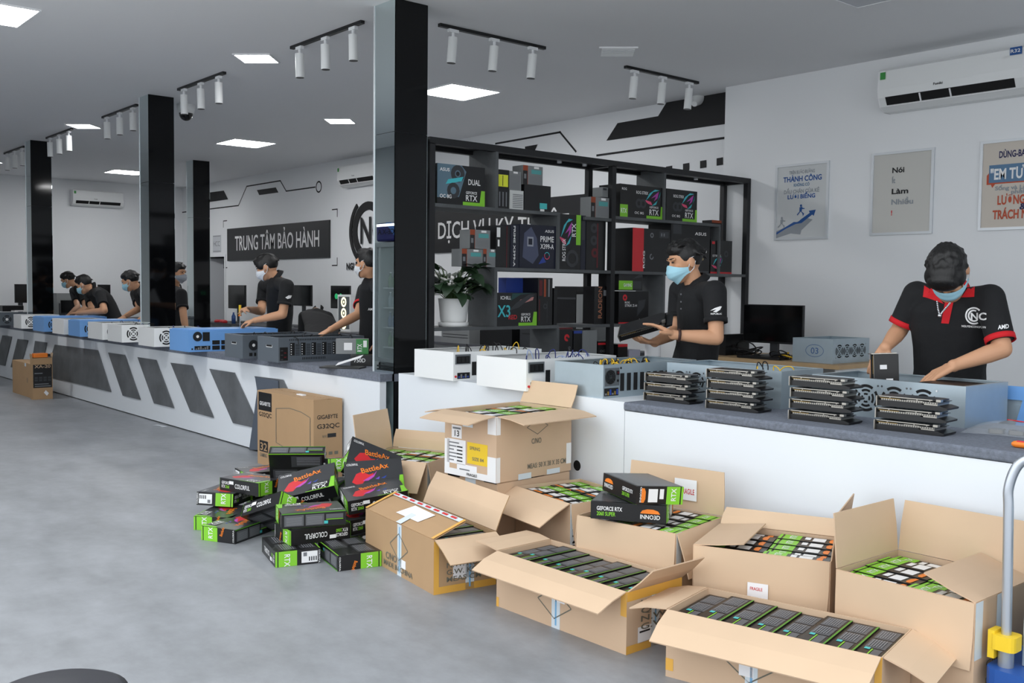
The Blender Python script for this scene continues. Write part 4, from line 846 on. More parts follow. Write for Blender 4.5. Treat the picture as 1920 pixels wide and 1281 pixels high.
# D, E, F, G: cartons with green ends up
H4 = .40
lblD = [('r', .28, .12, .42, .40, PAPER), ('t', 'INV', .31, .24, .05, RINK, .06)]
def hang_label(t, lx, ly, u0, u1, v0, v1):
    mb = MB(); prints(mb, FR((-lx/2, -ly/2 - .012, H4 - .25), (1, 0, 0), (0, 0, 1)), lx, .25, [('r', u0, v0, u1, v1, PAPER), ('t', 'FRAGILE', u0 + .02, (v0 + v1)/2, .05, RINK, (u1 - u0)*.6)]); mb.build('shipping_label', t)
cD = carton('open carton with a white label between the two right cartons', (-2.607, 3.215), r_(23), .55, .42, H4, {'f': (268, .23, 1), 'l': (6, .21, 2), 'b': (138, .10), 'r': (96, .2, 2)})
hang_label(cD, .55, .42, .42, .57, .28, .52)
fill(cD, NEND, .55, .42, .395, 2, 5, 'X', 'end', 'green ended box in the white labelled carton', 'boxes inside the white labelled carton')
cE = carton('open carton carrying two loose boxes, its back flap raised', (-3.291, 3.21), r_(10), .53, .44, H4, {'f': (267, .23, 1), 'l': (265, .2, 1), 'b': (91, .205, 1), 'r': (250, .2, 6)}, [('packing_tape', 'r', [('r', 0, .3, .10, 1, TAPE)])])
fill(cE, NEND, .53, .44, .40, 2, 5, 'x', 'end', 'green ended box in the carton with raised back flap', 'boxes inside the raised flap carton')
mb = MB(); prints(mb, FR((.0, .212, H4 + .05), (1, 0, 0), (0, 0, 1)), .12, .1, [('r', 0, 0, 1, 1, PAPER), ('t', 'FRAGILE', .3, .3, .25, RINK, .6)]); mb.build('shipping_label', cE)
cF = carton('large open carton with tall raised flaps beside the trolley', (-2.036, 3.36), 0, .53, .46, H4, {'f': (268, .235, 1), 'l': (95, .21, 2), 'b': (97, .205, 2), 'r': (16, .20, 3)},
   [('packing_tape', 'r', [('r', 0, .5, .12, 1, TAPE), ('r', .35, .6, .6, 1, TAPE)]), ('carton_print', 'r', [('t', 'G/W KGS', .2, .40, .05, GINK, .5), ('t', 'MEAS', .2, .25, .05, GINK, .3), ('a', .3, .1, .04, .05, 0, 360, GINK)])])
hang_label(cF, .53, .46, .30, .46, .10, .34)
fill(cF, NEND, .53, .46, .395, 2, 5, 'X', 'end', 'green ended box in the large carton beside the trolley', 'boxes inside the carton beside the trolley')
cG = carton('open carton with a forward flap between tall carton and loose boxes', (-3.985, 3.43), r_(-9), .51, .42, H4, {'f': (207, .2, 6), 'l': (255, .18), 'r': (262, .18, 2), 'b': (255, .2)},
   [('packing_tape', 'r', [('r', 0, .25, .14, 1, TAPE), ('t', 'INNO3D', .11, .35, .08, INK, .55, 90)])])
fill(cG, NEND, .51, .42, .40, 5, 2, 'y', 'end', 'green ended box in the carton with forward flap', 'boxes inside the forward flap carton')
cJ = carton('closed carton mostly hidden under the tall carton marked 13', (-4.40, 3.27), r_(4), .42, .56, .425, {'f': (1, .27, 0), 'b': (1, .27, 0)}, [('packing_tape', 'f', [('r', .4, .2, .6, 1, TAPE)])])
cH = carton('tall carton marked 13 with a yellow label, on top of others', (-4.385, 3.255), r_(4), .412, .58, .35, {'f': (186, .19, 6), 'r': (184, .195, 7), 'l': (188, .19, 4), 'b': (118, .14, -4)},
   [('white_tape', 'f', [('r', 0, 0, .10, .55, WPRINT), ('r', 0, 0, 1, .10, WPRINT), ('r', .84, 0, 1, .38, WPRINT), ('r', .84, .72, 1, 1, WPRINT), ('r', 0, .85, .06, 1, WPRINT), ('r', .36, .78, .56, .98, TAPE), ('t', 'FRAGILE', .45, .03, .04, INK, .2)]),
    ('number_label', 'f', [('r', .14, .58, .34, .78, PAPER), ('t', '13', .20, .61, .09, INK, .09), ('r', .16, .72, .32, .75, GPRINT)]),
    ('shipping_label', 'f', [('r', .05, .18, .42, .56, PAPER)] + [('r', .09, .22 + .055*k, .09 + .1 + .05*(k % 3), .24 + .055*k, GPRINT) for k in range(6)] + [('r', .25, .22 + .055*k, .36, .24 + .055*k, INK) for k in range(5)]),
    ('yellow_label', 'f', [('r', .45, .22, .84, .55, YELLOWP), ('t', 'SPRING', .50, .44, .05, GINK, .2), ('t', 'SIZE 84', .55, .28, .05, GINK, .22)]),
    ('shipping_label', 'f', [('r', .25, .06, .64, .19, PAPER), ('r', .3, .1, .5, .12, GPRINT)]),
    ('carton_print', 'f', [('t', 'CTN NO.', .16, .82, .05, GINK, .2)]),
    ('carton_print', 'r', dia(.53, .78, .14, .12, GINK, .006) + [('t', 'C/NO', .45, .52, .08, GINK, .13), ('t', 'MEAS: 50 X 38 X 35 CM', .40, .14, .075, GINK, .52)]),
    ('white_tape', 'r', [('r', 0, 0, .05, .38, WPRINT), ('r', 0, .72, .05, 1, WPRINT), ('r', .93, .12, 1, .45, WPRINT), ('r', .28, -.01, .45, .08, TAPE), ('r', .66, 0, .84, .08, TAPE)])], CARD, 'tall_carton')
cH.location.z = .432
fill(cH, NEND, .412, .58, .345, 4, 2, 'y', 'end', 'green ended box inside the tall carton marked 13', 'boxes inside the tall carton')
cI = carton('open carton behind the pile with one tall brown flap standing up', (-5.29, 3.25), r_(25), .50, .42, H4, {'l': (97, .255, 3), 'f': (235, .2), 'b': (100, .12), 'r': (258, .18)}, [('packing_tape', 'r', [('r', 0, .3, .12, 1, TAPE)])])
fill(cI, NEND, .50, .42, .40, 5, 2, 'y', 'end', 'green ended box in the carton behind the pile', 'boxes inside the carton behind the pile')
# two loose boxes on the raised flap carton
def euler_m(loc, e): return TR(*loc) @ Euler(e).to_matrix().to_4x4()
pE = V((-3.12, 3.40, H4 + .012 + KT/2))
gbox(NMESH, euler_m((-3.08, 3.36, H4 + .055), (0, 0, r_(33))), 'black INNO3D box lying lowest on the raised flap carton', 'loose boxes on top of a carton')
gbox(NMESH, euler_m((-3.07, 3.41, H4 + .137), (r_(4), 0, r_(160))), 'black INNO3D box on top of another, its green end to the right', 'loose boxes on top of a carton')
# ------------------------------------------------------------------ the loose pile
PG = 'loose graphics card boxes heaped on the floor'
PILE = [((-4.768, 2.518, .0405), (0, math.pi, -.263), 'lying flat on the floor, front left of the heap'), ((-4.516, 2.728, .0405), (math.pi, 0, -.22), 'lying flat on the floor, front right of the heap'),
 ((-4.785, 2.660, .123), (0, math.pi, 1.464), 'showing upside down COLORFUL, upon the front two'), ((-4.80, 2.655, .206), (0, 0, 1.224 + math.pi), 'with grey text blocks facing out above the front two'),
 ((-5.69, 2.56, .0405), (0, 0, -.817), 'lying at the far left foot of the heap'), ((-5.38, 2.50, .0405), (0, 0, -1.1), 'lying second from left at the foot of the heap'),
 ((-5.20, 2.66, .15), (-.55, -.35, .25), 'propped on its corner at the front left'), ((-5.20, 2.86, .275), (.45, -.24, .92), 'with the BattleAx art tilted forward in the middle'),
 ((-5.58, 3.00, .325), (1.15, 0, .95 + math.pi), 'tipped on edge at the top left of the heap'), ((-5.90, 2.67, .128), (.02, .05, 2.30), 'with white label and green band at the left'),
 ((-6.02, 3.0, .205), (0, 0, 1.45), 'with COLORFUL side at the back left'), ((-5.95, 3.02, .0405), (0, 0, 1.3), 'on the floor at the back left'), ((-5.95, 3.0, .123), (0, 0, 1.5), 'second from the floor at the back left'),
 ((-5.75, 2.78, .21), (0, .0, .3), 'lying flat on the white labelled box'), ((-4.97, 3.17, .315), (.62, -.05, 1.05), 'with BattleAx art leaning at the top right'), ((-4.78, 3.05, .262), (.14, -.12, 1.2), 'with art on top sloping at the right of the heap'),
 ((-5.32, 3.20, .20), (-.40, -.06, .5), 'with GEFORCE side in the middle of the heap'), ((-5.42, 3.22, .335), (0, -.15, -.344), 'with wide green end near the top centre'), ((-5.13, 3.26, .37), (.70, .42, 1.15), 'standing on a corner at the very top right'),
 ((-4.82, 2.98, .0405), (0, 0, 1.75), 'on the floor right beside the left open carton'), ((-4.83, 3.0, .123), (0, 0, 1.68), 'second from the floor beside the left open carton'),
 ((-5.28, 2.93, .10), (0, -.1, .4), 'buried under the middle of the heap'), ((-5.25, 3.0, .19), (.35, .1, -.9), 'with COLORFUL side slanting in the middle'), ((-5.35, 3.25, .0405), (0, 0, .2), 'on the floor at the back of the heap'), ((-5.55, 2.95, .0405), (0, 0, -.2), 'on the floor under the tipped box'), ((-5.6, 3.0, .125), (0, 0, .5), 'under the tipped box at the top left'),
 ((-5.02, 3.22, .123), (0, 0, 1.0), 'under the BattleAx box at the right'), ((-5.0, 3.24, .205), (0, 0, .8), 'supporting the BattleAx box at the right'), ((-5.05, 3.2, .0405), (0, 0, 1.2), 'lowest under the BattleAx box at the right'), ((-5.38, 3.2, .123), (0, 0, .1), 'second from floor at the back of the heap')]
for loc, e, lb in PILE: gbox(KMESH, euler_m(loc, e), 'black green card box ' + lb, PG)
# ------------------------------------------------------------------ monitor carton, small cartons far left
x1 = at(588, 800, y=3.665).x; x0 = at(483, 800, y=3.665).x
cM = carton('brown printed monitor carton standing against the counter', (x0, 3.665), 0, x1 - x0, .245, .60, {'f': (1, .12, 0), 'b': (2, .12, 0)},
   [('carton_print', 'f', [('r', .02, .74, .27, .985, BOXBLK), ('t', 'GIGABYTE', .045, .81, .05, WPRINT, .20), ('t', 'G32QC', .03, .66, .055, INK, .24), ('r', .04, .18, .2, .33, BOXBLK), ('t', '32', .055, .20, .10, CARD2, .13), ('t', 'GAMING', .05, .11, .05, GINK, .13)] +
     [('p', [(a, b), (c, d), (c, d + .008), (a, b + .008)], GINK) for a, b, c, d in ((.35, .8, .6, .84), (.6, .84, .8, .82), (.8, .82, .95, .77), (.35, .35, .55, .30), (.55, .30, .75, .2))] + [('r', .35, .35, .358, .8, GINK), ('r', .942, .1, .95, .77, GINK)]),
    ('carton_print', 'r', [('t', 'GIGABYTE', .12, .76, .05, INK, .72), ('t', 'G32QC', .12, .64, .055, INK, .78), ('r', .48, .52, .78, .57, BOXBLK), ('t', 'Full HD', .3, .525, .03, GINK, .15)] + [('r', .12 + .2*k, .30, .25 + .2*k, .34, GINK) for k in range(4)] + [('a', .2 + .2*k, .21, .015, .025, 0, 360, GINK) for k in range(4)] + [('r', .5, .08, .9, .11, GINK)])], CARD2, 'monitor_carton')
MB().box((.06, -.05, .602), (.16, -.02, .612), PAPER).build('carry_handle', cM)
SHT = M('slate_blue_sheet', (82, 90, 102), .7)
t = thing('foam_sheet', 'folded dark grey sheet standing behind the monitor carton', 'sheet', (x0, 3.915, 0))
def sp(u, v): q = at(u, v, y=3.912); return (q.x - x0, max(0, q.z))
MB().prism([sp(479, 707), sp(522, 714), sp(523, 740), sp(640, 760), sp(640, 850), sp(468, 856), sp(483, 733)], .0, .008, SHT, FR((0, 0, 0), (1, 0, 0), (0, 0, 1))).build('sheet_panel', t)
c0 = (-13.265, 3.464)
t = carton('dark printed tall carton with an orange item on top, far left', c0, r_(0), .10, .235, .52, {'f': (95, .05, 0), 'b': (100, .06, 0)},
   [('carton_print', 'r', [('r', .03, .28, .97, .84, BOXBLK), ('r', .03, .02, .97, .28, CARD2), ('t', 'XA-20', .10, .76, .07, CARD, .8), ('r', .1, .62, .5, .64, GPRINT)] + [('r', .1 + .22*(k % 4), .44 + .06*(k//4), .26 + .22*(k % 4), .485 + .06*(k//4), DGREY) for k in range(8)] + [('r', .1, .36, .8, .38, GPRINT), ('r', .1, .31, .9, .33, GPRINT), ('p', [(.55, .16), (.7, .08), (.8, .14), (.65, .22)], PAPER)])], CARD2)
t.location.x -= .10
th = thing('orange_tool', 'orange plastic item lying on the far left carton', 'tool', (c0[0] - .06, c0[1] + .11, .525))
MB().rbox((-.045, -.09, 0), (.045, .08, .05), .015, ORANGE).build('handle', th); MB().box((-.035, .08, .005), (.035, .11, .04), BLACKP).build('end_cap', th)
t = carton('plain brown carton left of the printed tall carton', (-14.35, 3.50), 0, .95, .20, .43, {'f': (2, .1, 0), 'b': (2, .1, 0)}, [('carton_print', 'f', [('a', .75, .5, .06, .075, 0, 360, GINK), ('a', .75, .5, .02, .035, 0, 360, GINK)]), ('packing_tape', 'f', [('r', .62, .9, .70, 1, TAPE)])], CARD2)
# ================================================================== people
SC = 1.09
DG = bpy.context.evaluated_depsgraph_get
def remesh(mb, name, voxel, smooth=6, fac=.5):
    o = bpy.data.objects.new(name, mb.mesh(name)); COL.objects.link(o)
    r = o.modifiers.new('r', 'REMESH'); r.mode = 'VOXEL'; r.voxel_size = voxel; r.use_smooth_shade = True
    if smooth: s = o.modifiers.new('s', 'SMOOTH'); s.factor = fac; s.iterations = smooth
    me = bpy.data.meshes.new_from_object(o.evaluated_get(DG())); me.name = name
    bpy.data.objects.remove(o)
    me.polygons.foreach_set('use_smooth', [True]*len(me.polygons)); me.update()
    return me
def cap(mb, p0, p1, r0, r1, mat, ends=(1, 1), n=14):
    mb.cyl(p0, p1, r0, mat, r1, n)
    if ends[0]: mb.ell(p0, (r0,)*3, mat, nu=n, nv=8)
    if ends[1]: mb.ell(p1, (r1,)*3, mat, nu=n, nv=8)
def loft(mb, secs, mat, n=20):
    """secs: (centre, right, fwd, a, b)"""
    vs_ = []
    for c, r, f, a, b in secs:
        for i in range(n):
            t = 2*math.pi*i/n; ct, st = math.cos(t), math.sin(t); e = .82
            vs_.append(V(c) + r*(a*math.copysign(abs(ct)**e, ct)) + f*(b*math.copysign(abs(st)**e, st)))
    k = len(secs); fs = [(i*n+j, i*n+(j+1) % n, (i+1)*n+(j+1) % n, (i+1)*n+j) for i in range(k-1) for j in range(n)]
    fs += [tuple(range(n))[::-1], tuple(range((k-1)*n, k*n))]
    mb.add(vs_, fs, mat)
def hand(mb, w, d, nrm, side, curl=.5, spread=.5, thumb=.6):
    """w wrist, d finger direction, nrm palm direction, side: thumb side sign along lateral"""
    s = SC; d = V(d).normalized(); nrm = V(nrm); nrm = (nrm - d*nrm.dot(d)).normalized(); lat = d.cross(nrm)*side
    for i, (o, ln) in enumerate(((.030, .92), (.010, 1.0), (-.010, .95), (-.029, .76))):
        k = w + d*.085*s + lat*o*s; cap(mb, w + d*.012*s + lat*o*.55*s, k, .0155*s, .0125*s, SKIN, n=10)
        p = k; dr = (d + lat*o*spread*6).normalized(); rr = .0098*s
        for L, bend in ((.044, curl*.7), (.027, curl*.9), (.021, curl*.7)):
            dr = (dr*math.cos(bend) + nrm*math.sin(bend)).normalized() if bend else dr
            nrm2 = nrm; q = p + dr*L*ln*s; cap(mb, p, q, rr, rr*.9, SKIN, n=10); p = q; rr *= .9
            nrm_d = (nrm2 - dr*nrm2.dot(dr)); nrm = nrm_d.normalized() if nrm_d.length > .05 else nrm
        nrm = V(nrm); nrm = (nrm2 - d*nrm2.dot(d)).normalized() if (nrm2 - d*nrm2.dot(d)).length > .05 else nrm
        lat = lat
    b = w + d*.022*s + lat*.026*s; dr = (d*.55 + lat*thumb + nrm*.35).normalized(); c1 = b + dr*.042*s; dr2 = (dr + d*.5).normalized(); c2 = c1 + dr2*.032*s
    cap(mb, b, c1, .0150*s, .0115*s, SKIN, n=10); cap(mb, c1, c2, .0115*s, .0095*s, SKIN, n=10)
def person(label, J, face, look, near=False, maskm=MASKB, hairv=0, collar=None, cuff=None, hands=None, bend=1.0, legs=True, hairlen=1.0, sleeve=.66, fringe=0):
    """J: joints in world space; face: horizontal facing; look: head direction"""
    s = SC; f = V((face[0], face[1], 0)).normalized(); up = V((0, 0, 1)); r = f.cross(up)
    J = {k: V(v) for k, v in J.items()}; pel, nb, hd = J['pel'], J['neck'], J['head']
    root = thing('person', label, 'person', (pel.x, pel.y, 0)); off = TR(-pel.x, -pel.y, 0)
    def put(name, me, parent=root):
        me.transform(off if parent is root else off); return link(name, me, parent)
    sp = nb - pel; L = sp.length; ax = sp.normalized(); fw = (f - ax*f.dot(ax)).normalized(); mid = pel + sp*.5 - fw*.02*bend
    def secs(e, lo):
        S = []
        for t, a, b in ((lo, .158, .112), (0.0, .160, .115), (.22, .150, .108), (.45, .158, .112), (.68, .172, .115), (.84, .168, .100), (.93, .125, .078), (1.0, .066, .060)):
            c = pel + sp*t - fw*(.03*bend*math.sin(math.pi*max(0, min(1, t)))) ; S.append((c, r, fw, (a + e)*s, (b + e)*s))
        return S
    lk = V(look).normalized(); lat = lk.cross(up); lat = lat.normalized() if lat.length > .15 else r; hup = lat.cross(lk).normalized()
    H = lambda a, b, c: hd + lat*a*s + lk*b*s + hup*c*s
    HR = Matrix((lat, lk, hup)).transposed()
    # ---- body: one continuous skin surface
    mb = MB(); loft(mb, secs(-.012, 0.05), SKIN)
    cap(mb, nb - ax*.03*s, H(0, -.012, -.05), .057*s, .052*s, SKIN)
    mb.ell(H(0, -.008, .012), (.074*s, .094*s, .097*s), SKIN, rot=HR, nu=20, nv=14); mb.ell(H(0, .030, -.04), (.060*s, .058*s, .076*s), SKIN, rot=HR); mb.ell(H(0, .050, -.090), (.036*s, .034*s, .030*s), SKIN, rot=HR)
    cap(mb, H(0, .082, .008), H(0, .101, -.034), .009*s, .0135*s, SKIN, n=10)
    for k in (-1, 1):
        mb.ell(H(.076*k, -.008, -.012), (.011*s, .022*s, .033*s), SKIN, rot=HR); mb.ell(H(.034*k, .070, -.03), (.026*s, .022*s, .022*s), SKIN, rot=HR)
        mb.ell(H(.030*k, .078, .026), (.026*s, .012*s, .010*s), SKIN, rot=HR)
    arms = {}
    for k, sd in (('L', -1), ('R', 1)):
        if 'sh' + k not in J: continue
        sh, el, wr = J['sh'+k], J['el'+k], J['wr'+k]; arms[k] = (sh, el, wr)
        cap(mb, sh, el, .047*s, .041*s, SKIN); m_ = el + (wr - el)*.3; cap(mb, el, m_, .041*s, .041*s, SKIN); cap(mb, m_, wr, .041*s, .026*s, SKIN)
        mb.ell(wr, (.029*s, .029*s, .029*s), SKIN)
        hd_ = (hands or {}).get(k) or {}
        hand(mb, wr, hd_.get('d', (wr - el)), hd_.get('n', (0, 0, -1)), hd_.get('s', sd), hd_.get('c', .45), hd_.get('sp', .4), hd_.get('t', .6))
    put('body', remesh(mb, 'body', .0055 if near else .0085, 4))
    # ---- polo shirt
    mb = MB(); loft(mb, secs(.010, -.12), SHIRT)
    for k, (sh, el, wr) in arms.items():
        e = sh + (el - sh)*sleeve; mb.ell(sh, (.068*s,)*3, SHIRT); cap(mb, sh, e, .067*s, .062*s, SHIRT, (0, 0), 18)
        cap(mb, sh, nb - ax*.05*s, .066*s, .062*s, SHIRT)
    me = remesh(mb, 'shirt', .009 if near else .013, 5); shirt = put('shirt', me)
    bvh = BVHTree.FromPolygons([v.co - off.translation for v in me.vertices], [tuple(p.vertices) for p in me.polygons])
    for k, (sh, el, wr) in arms.items():
        e = sh + (el - sh)*(sleeve - .005); d = (el - sh).normalized(); m1 = MB(); cm_ = cuff or SHIRT
        u = d.orthogonal().normalized(); w2 = d.cross(u); prof = [(.060, -.022), (.0655, -.022), (.0655, .004), (.060, .004), (.060, -.022)]
        m1.lathe([(a*s, b*s) for a, b in prof], cm_, 22, Matrix((u, w2, d)).transposed().to_4x4() if False else TR(*e) @ Matrix((u, w2, d)).transposed().to_4x4()); put('sleeve_cuff', m1.mesh('sleeve_cuff'))
    # collar
    cmx = collar or SHIRT; nd = (H(0, -.012, -.05) - nb).normalized(); n = 28; q = []; fr_ = (f - nd*f.dot(nd)).normalized(); rr_ = nd.cross(fr_)
    for ring, (rad, hgt) in enumerate(((.060, .038), (.064, .042), (.088, .004), (.084, .0))):
        for i in range(n + 1):
            t = math.radians(22 + 316*i/n); edge = max(0, 1 - min(i, n - i)/4)
            q.append(nb + (fr_*math.cos(t) + rr_*math.sin(t))*rad*s*(1.12 if ring > 1 and edge else 1) + nd*(hgt - edge*(.018 if ring < 2 else .03))*s)
    m1 = MB(); k_ = n + 1; m1.add(q, [(a*k_+i, a*k_+i+1, ((a+1) % 4)*k_+i+1, ((a+1) % 4)*k_+i) for a in range(4) for i in range(n)], cmx, smooth=True); put('collar', m1.mesh('collar'))
    # ---- hair
    rg = random.Random(hairv + 11); mb = MB()
    mb.ell(H(0, -.022, .028), (.0835*s, .097*s, .093*s), HAIR, rot=HR, nu=20, nv=14); mb.ell(H(0, .030, .072), (.066*s, .058*s, .042*s), HAIR, rot=HR)
    if fringe: mb.ell(H(0, .066 + .006*(fringe > 1), .062 - .014*(fringe > 1)), (.068*s, .036*s, .040*s*fringe), HAIR, rot=HR); mb.ell(H(-.055, .035, .03), (.032*s, .045*s, .05*s), HAIR, rot=HR); mb.ell(H(.055, .035, .03), (.032*s, .045*s, .05*s), HAIR, rot=HR)
    for i in range(70 if near else 34):
        a = rg.uniform(-math.pi, math.pi); e = rg.uniform(-.25, 1.4); fwd = math.cos(a)
        if fwd > .1 and e < .5: e = rg.uniform(.5, 1.2)
        dv = V((math.sin(a)*math.cos(e), math.cos(a)*math.cos(e), math.sin(e))); p = V((.079*dv.x, -.018 + .094*dv.y, .026 + .092*dv.z))
        tg = (dv*.5 + V((rg.uniform(-.4, .4), .9 if e > .35 else -.2, -.2 if fwd > 0 else -.6))).normalized(); L_ = rg.uniform(.022, .045)*hairlen
        p1 = p + tg*L_; cap(mb, H(*p), H(*p1), .013*s, .005*s, HAIR, n=8)
    put('hair', remesh(mb, 'hair', .0065 if near else .01, 2))
    # ---- eyes, brows
    for k in (-1, 1):
        mb = MB(); mb.ell(H(.031*k, .0865, .010), (.013*s, .006*s, .0045*s), INK, rot=HR, nu=10, nv=6); put('eye', mb.mesh('eye'))
        mb = MB(); cap(mb, H(.016*k, .0925, .030), H(.046*k, .082, .032), .0036*s, .0026*s, HAIR, n=6); put('eyebrow', mb.mesh('eyebrow'))
    # ---- surgical mask
    if maskm:
        nu_, nv_ = 18, 12; q = []
        for j in range(nv_ + 1):
            t = j/nv_; F = .112 + .018*math.sin(math.pi*min(1, t*1.15)) - .030*max(0, t - .62)/.38
            for i in range(nu_ + 1):
                th = math.radians(-84 + 168*i/nu_); sn = abs(math.sin(th))**1.6
                z = (-.002 - .030*sn)*(1 - t) + (-.122 + .056*sn)*t; pl_ = .0018*math.sin(t*math.pi*7)
                q.append(H(.0805*math.sin(th)*(1 - .06*t), (F - .012)*math.cos(th)**.85 + .004 + pl_, z))
        m1 = MB(); m1.add(q, [(j*(nu_+1)+i, j*(nu_+1)+i+1, (j+1)*(nu_+1)+i+1, (j+1)*(nu_+1)+i) for j in range(nv_) for i in range(nu_)], maskm, smooth=True)
        mk = put('face_mask', m1.mesh('face_mask'))
        for k in (-1, 1):
            m1 = MB().tube([H(.077*k, .016, -.034), H(.080*k, -.002, .012), H(.080*k, -.026, .018)], .0022*s, MASKW, 6).tube([H(.074*k, .016, -.066), H(.080*k, -.010, -.048), H(.080*k, -.03, -.01)], .0022*s, MASKW, 6); put('ear_loop', m1.mesh('ear_loop'), mk)
    # ---- legs
    if legs:
        mb = MB(); hipc = pel
        loft(mb, [(pel + V((0, 0, -.10)), r, f, .150*s, .11*s), (pel + V((0, 0, .03)), r, f, .155*s, .112*s)], TROUS)
        for k in (-1, 1):
            h0 = pel + r*.085*s*k + V((0, 0, -.06)); kn = V((h0.x + f.x*.03, h0.y + f.y*.03, h0.z*.52)); an = V((h0.x, h0.y, .07)); cap(mb, h0, kn, .085*s, .062*s, TROUS); cap(mb, kn, an, .062*s, .05*s, TROUS)
        put('trousers', remesh(mb, 'trousers', .014, 4))
        for k in (-1, 1):
            m1 = MB(); a0 = pel + r*.085*s*k; m1.ell((a0.x + f.x*.05, a0.y + f.y*.05, .045), (.05*s, .14*s, .045), BLACKP, rot=Matrix((r, f, up)).transposed()); put('shoe', m1.mesh('shoe'))
    return root, bvh, off
def on_shirt(ps, name, mb, mat=None):
    """project flat print given in pixel coordinates onto the shirt surface"""
    root, bvh, off = ps; out = MB()
    for p in list(mb.v):
        d = ray(p.x, p.y).normalized(); hit = bvh.ray_cast(CAM, d)
        q = hit[0] + hit[1]*.0025 if hit[0] else None
        out.v.append(off @ q if q is not None else None)
    good = [v for v in out.v if v is not None]
    if not good: return
    for f_, m_ in zip(mb.f, mb.m):
        if all(out.v[i] is not None for i in f_): out.f.append(f_); out.m.append(m_); out.sm.append(False)
    out.v = [v if v is not None else good[0] for v in out.v]; out.build(name, root)
PXF = Matrix(((1, 0, 0, 0), (0, -1, 0, 0), (0, 0, 1, 0), (0, 0, 0, 1)))
def pxt(mb, body, u, v, h, w, mat=WPRINT, bold=.02, skew=0):
    vs_, fs, wd = text_geo(body, bold); k = h/.69
    mb.add([(u + q.x*w/wd, v - q.y*k + skew*q.x*w/wd, 0) for q in vs_], [f_[::-1] for f_ in fs], mat)
def pxl(mb, pts, mat, n=6):
    c = (sum(p[0] for p in pts)/len(pts), sum(p[1] for p in pts)/len(pts))
    for a, b in zip(pts, pts[1:] + pts[:1]):
        g = lambda i, j: (c[0] + (a[0]-c[0])*i/n + (b[0]-c[0])*j/n, c[1] + (a[1]-c[1])*i/n + (b[1]-c[1])*j/n, 0)
        for i in range(n):
            for j in range(n - i):
                mb.add([g(i, j), g(i+1, j), g(i, j+1)], [(0, 1, 2)], mat)
                if i + j < n - 1: mb.add([g(i+1, j), g(i+1, j+1), g(i, j+1)], [(0, 1, 2)], mat)
fA = (-.55, -.83)
# ---- the man holding a card in front of the rack
JM = dict(pel=at(1302, 668, y=5.02) + V((0, 0, -.03)), neck=at(1307, 533, y=4.94), head=at(1283, 489, y=4.86), shL=at(1340, 548, y=4.80), elL=at(1343, 634, y=4.76), wrL=at(1263, 628, y=4.56),
          shR=at(1275, 545, y=5.08), elR=at(1268, 622, y=5.02), wrR=at(1228, 642, y=4.74))
P1 = person('man in black polo and blue mask holding a graphics card', JM, fA, (-.40, -.86, -.26), True, hairv=1, hands={'L': dict(d=at(1222, 606, y=4.47) - JM['wrL'], n=(-.2, -.3, -.9), s=1, c=.22, sp=.5), 'R': dict(d=at(1190, 640, y=4.56) - JM['wrR'], n=(0, 0, 1), s=1, c=.3)})
mb = MB(); pxl(mb, [(1332, 583), (1340, 578), (1350, 574.5), (1353, 575), (1350, 581), (1343, 586), (1337, 585), (1344, 581), (1347, 578), (1340, 581)], WPRINT); pxt(mb, 'REPUBLIC', 1333, 590, 2.6, 20)
on_shirt(P1, 'sleeve_logo', mb)
for v in (552, 566, 579): mb = MB(); mb.add([(1277.5 + 1.6*math.cos(a), v + 1.8*math.sin(a), 0) for a in (0, 1, 2, 3, 4, 5)], [(0, 1, 2, 3, 4, 5)], GPRINT); on_shirt(P1, 'button', mb)
wv = JM['wrL'] + (JM['elL'] - JM['wrL'])*.12; dv = (JM['elL'] - JM['wrL']).normalized(); u_ = dv.orthogonal().normalized()
m1 = MB().lathe([(.031*SC, -.008), (.036*SC, -.008), (.036*SC, .008), (.031*SC, .008)], M('brown_bracelet', (60, 36, 30), .6), 20, P1[2] @ TR(*wv) @ Matrix((u_, dv.cross(u_), dv)).transposed().to_4x4()); m1.build('bracelet', P1[0])
a = at(1164, 640, y=4.50); b = at(1240, 618, y=4.62); cdir = (b - a).normalized()
cw = FR(a + V((0, 0, .0)), cdir, V((0, 0, 1)).cross(cdir) + V((0, 0, .55)))
copy_tree(proto, cw @ Matrix.Diagonal((1.12, 1.05, 1, 1)), 'black graphics card held in both hands by the man', 'graphics cards being handled')
# ---- the man with red collar
JR = dict(pel=at(1778, 720, y=5.12) + V((0, 0, -.04)), neck=at(1782, 548, y=5.00), head=at(1777, 508, y=4.72), shR=at(1719, 553, y=5.02), elR=at(1686, 620, y=5.00), wrR=at(1660, 652, y=4.82),
          shL=at(1856, 560, y=5.02), elL=at(1880, 655, y=4.96), wrL=at(1788, 686, y=4.78))
P2 = person('man in black polo with red collar bending over a case', JR, (.22, -.97), (.06, -.30, -.95), True, hairv=2, hairlen=.3, sleeve=.84, fringe=1.5, collar=REDF, cuff=REDF, hands={'R': dict(d=at(1645, 683, y=4.78) - JR['wrR'], n=(-.2, .9, 0), s=1, c=.5, sp=.2), 'L': dict(d=at(1735, 712, y=4.70) - JR['wrL'], n=(.2, .5, -.8), s=-1, c=.28, sp=.6)})
mb = MB(); pxl(mb, [(1772, 566), (1788, 566), (1779, 607), (1765, 606)], REDF); on_shirt(P2, 'placket', mb)
mb = MB(); pxl(mb, [(1733, 536), (1752, 548), (1770, 570), (1748, 562), (1731, 557)], REDF); on_shirt(P2, 'collar_wing', mb)
mb = MB(); pxl(mb, [(1829, 522), (1827, 557), (1803, 558), (1812, 545)], REDF); on_shirt(P2, 'collar_wing', mb)
mb = MB(); c_ = (1826, 592)
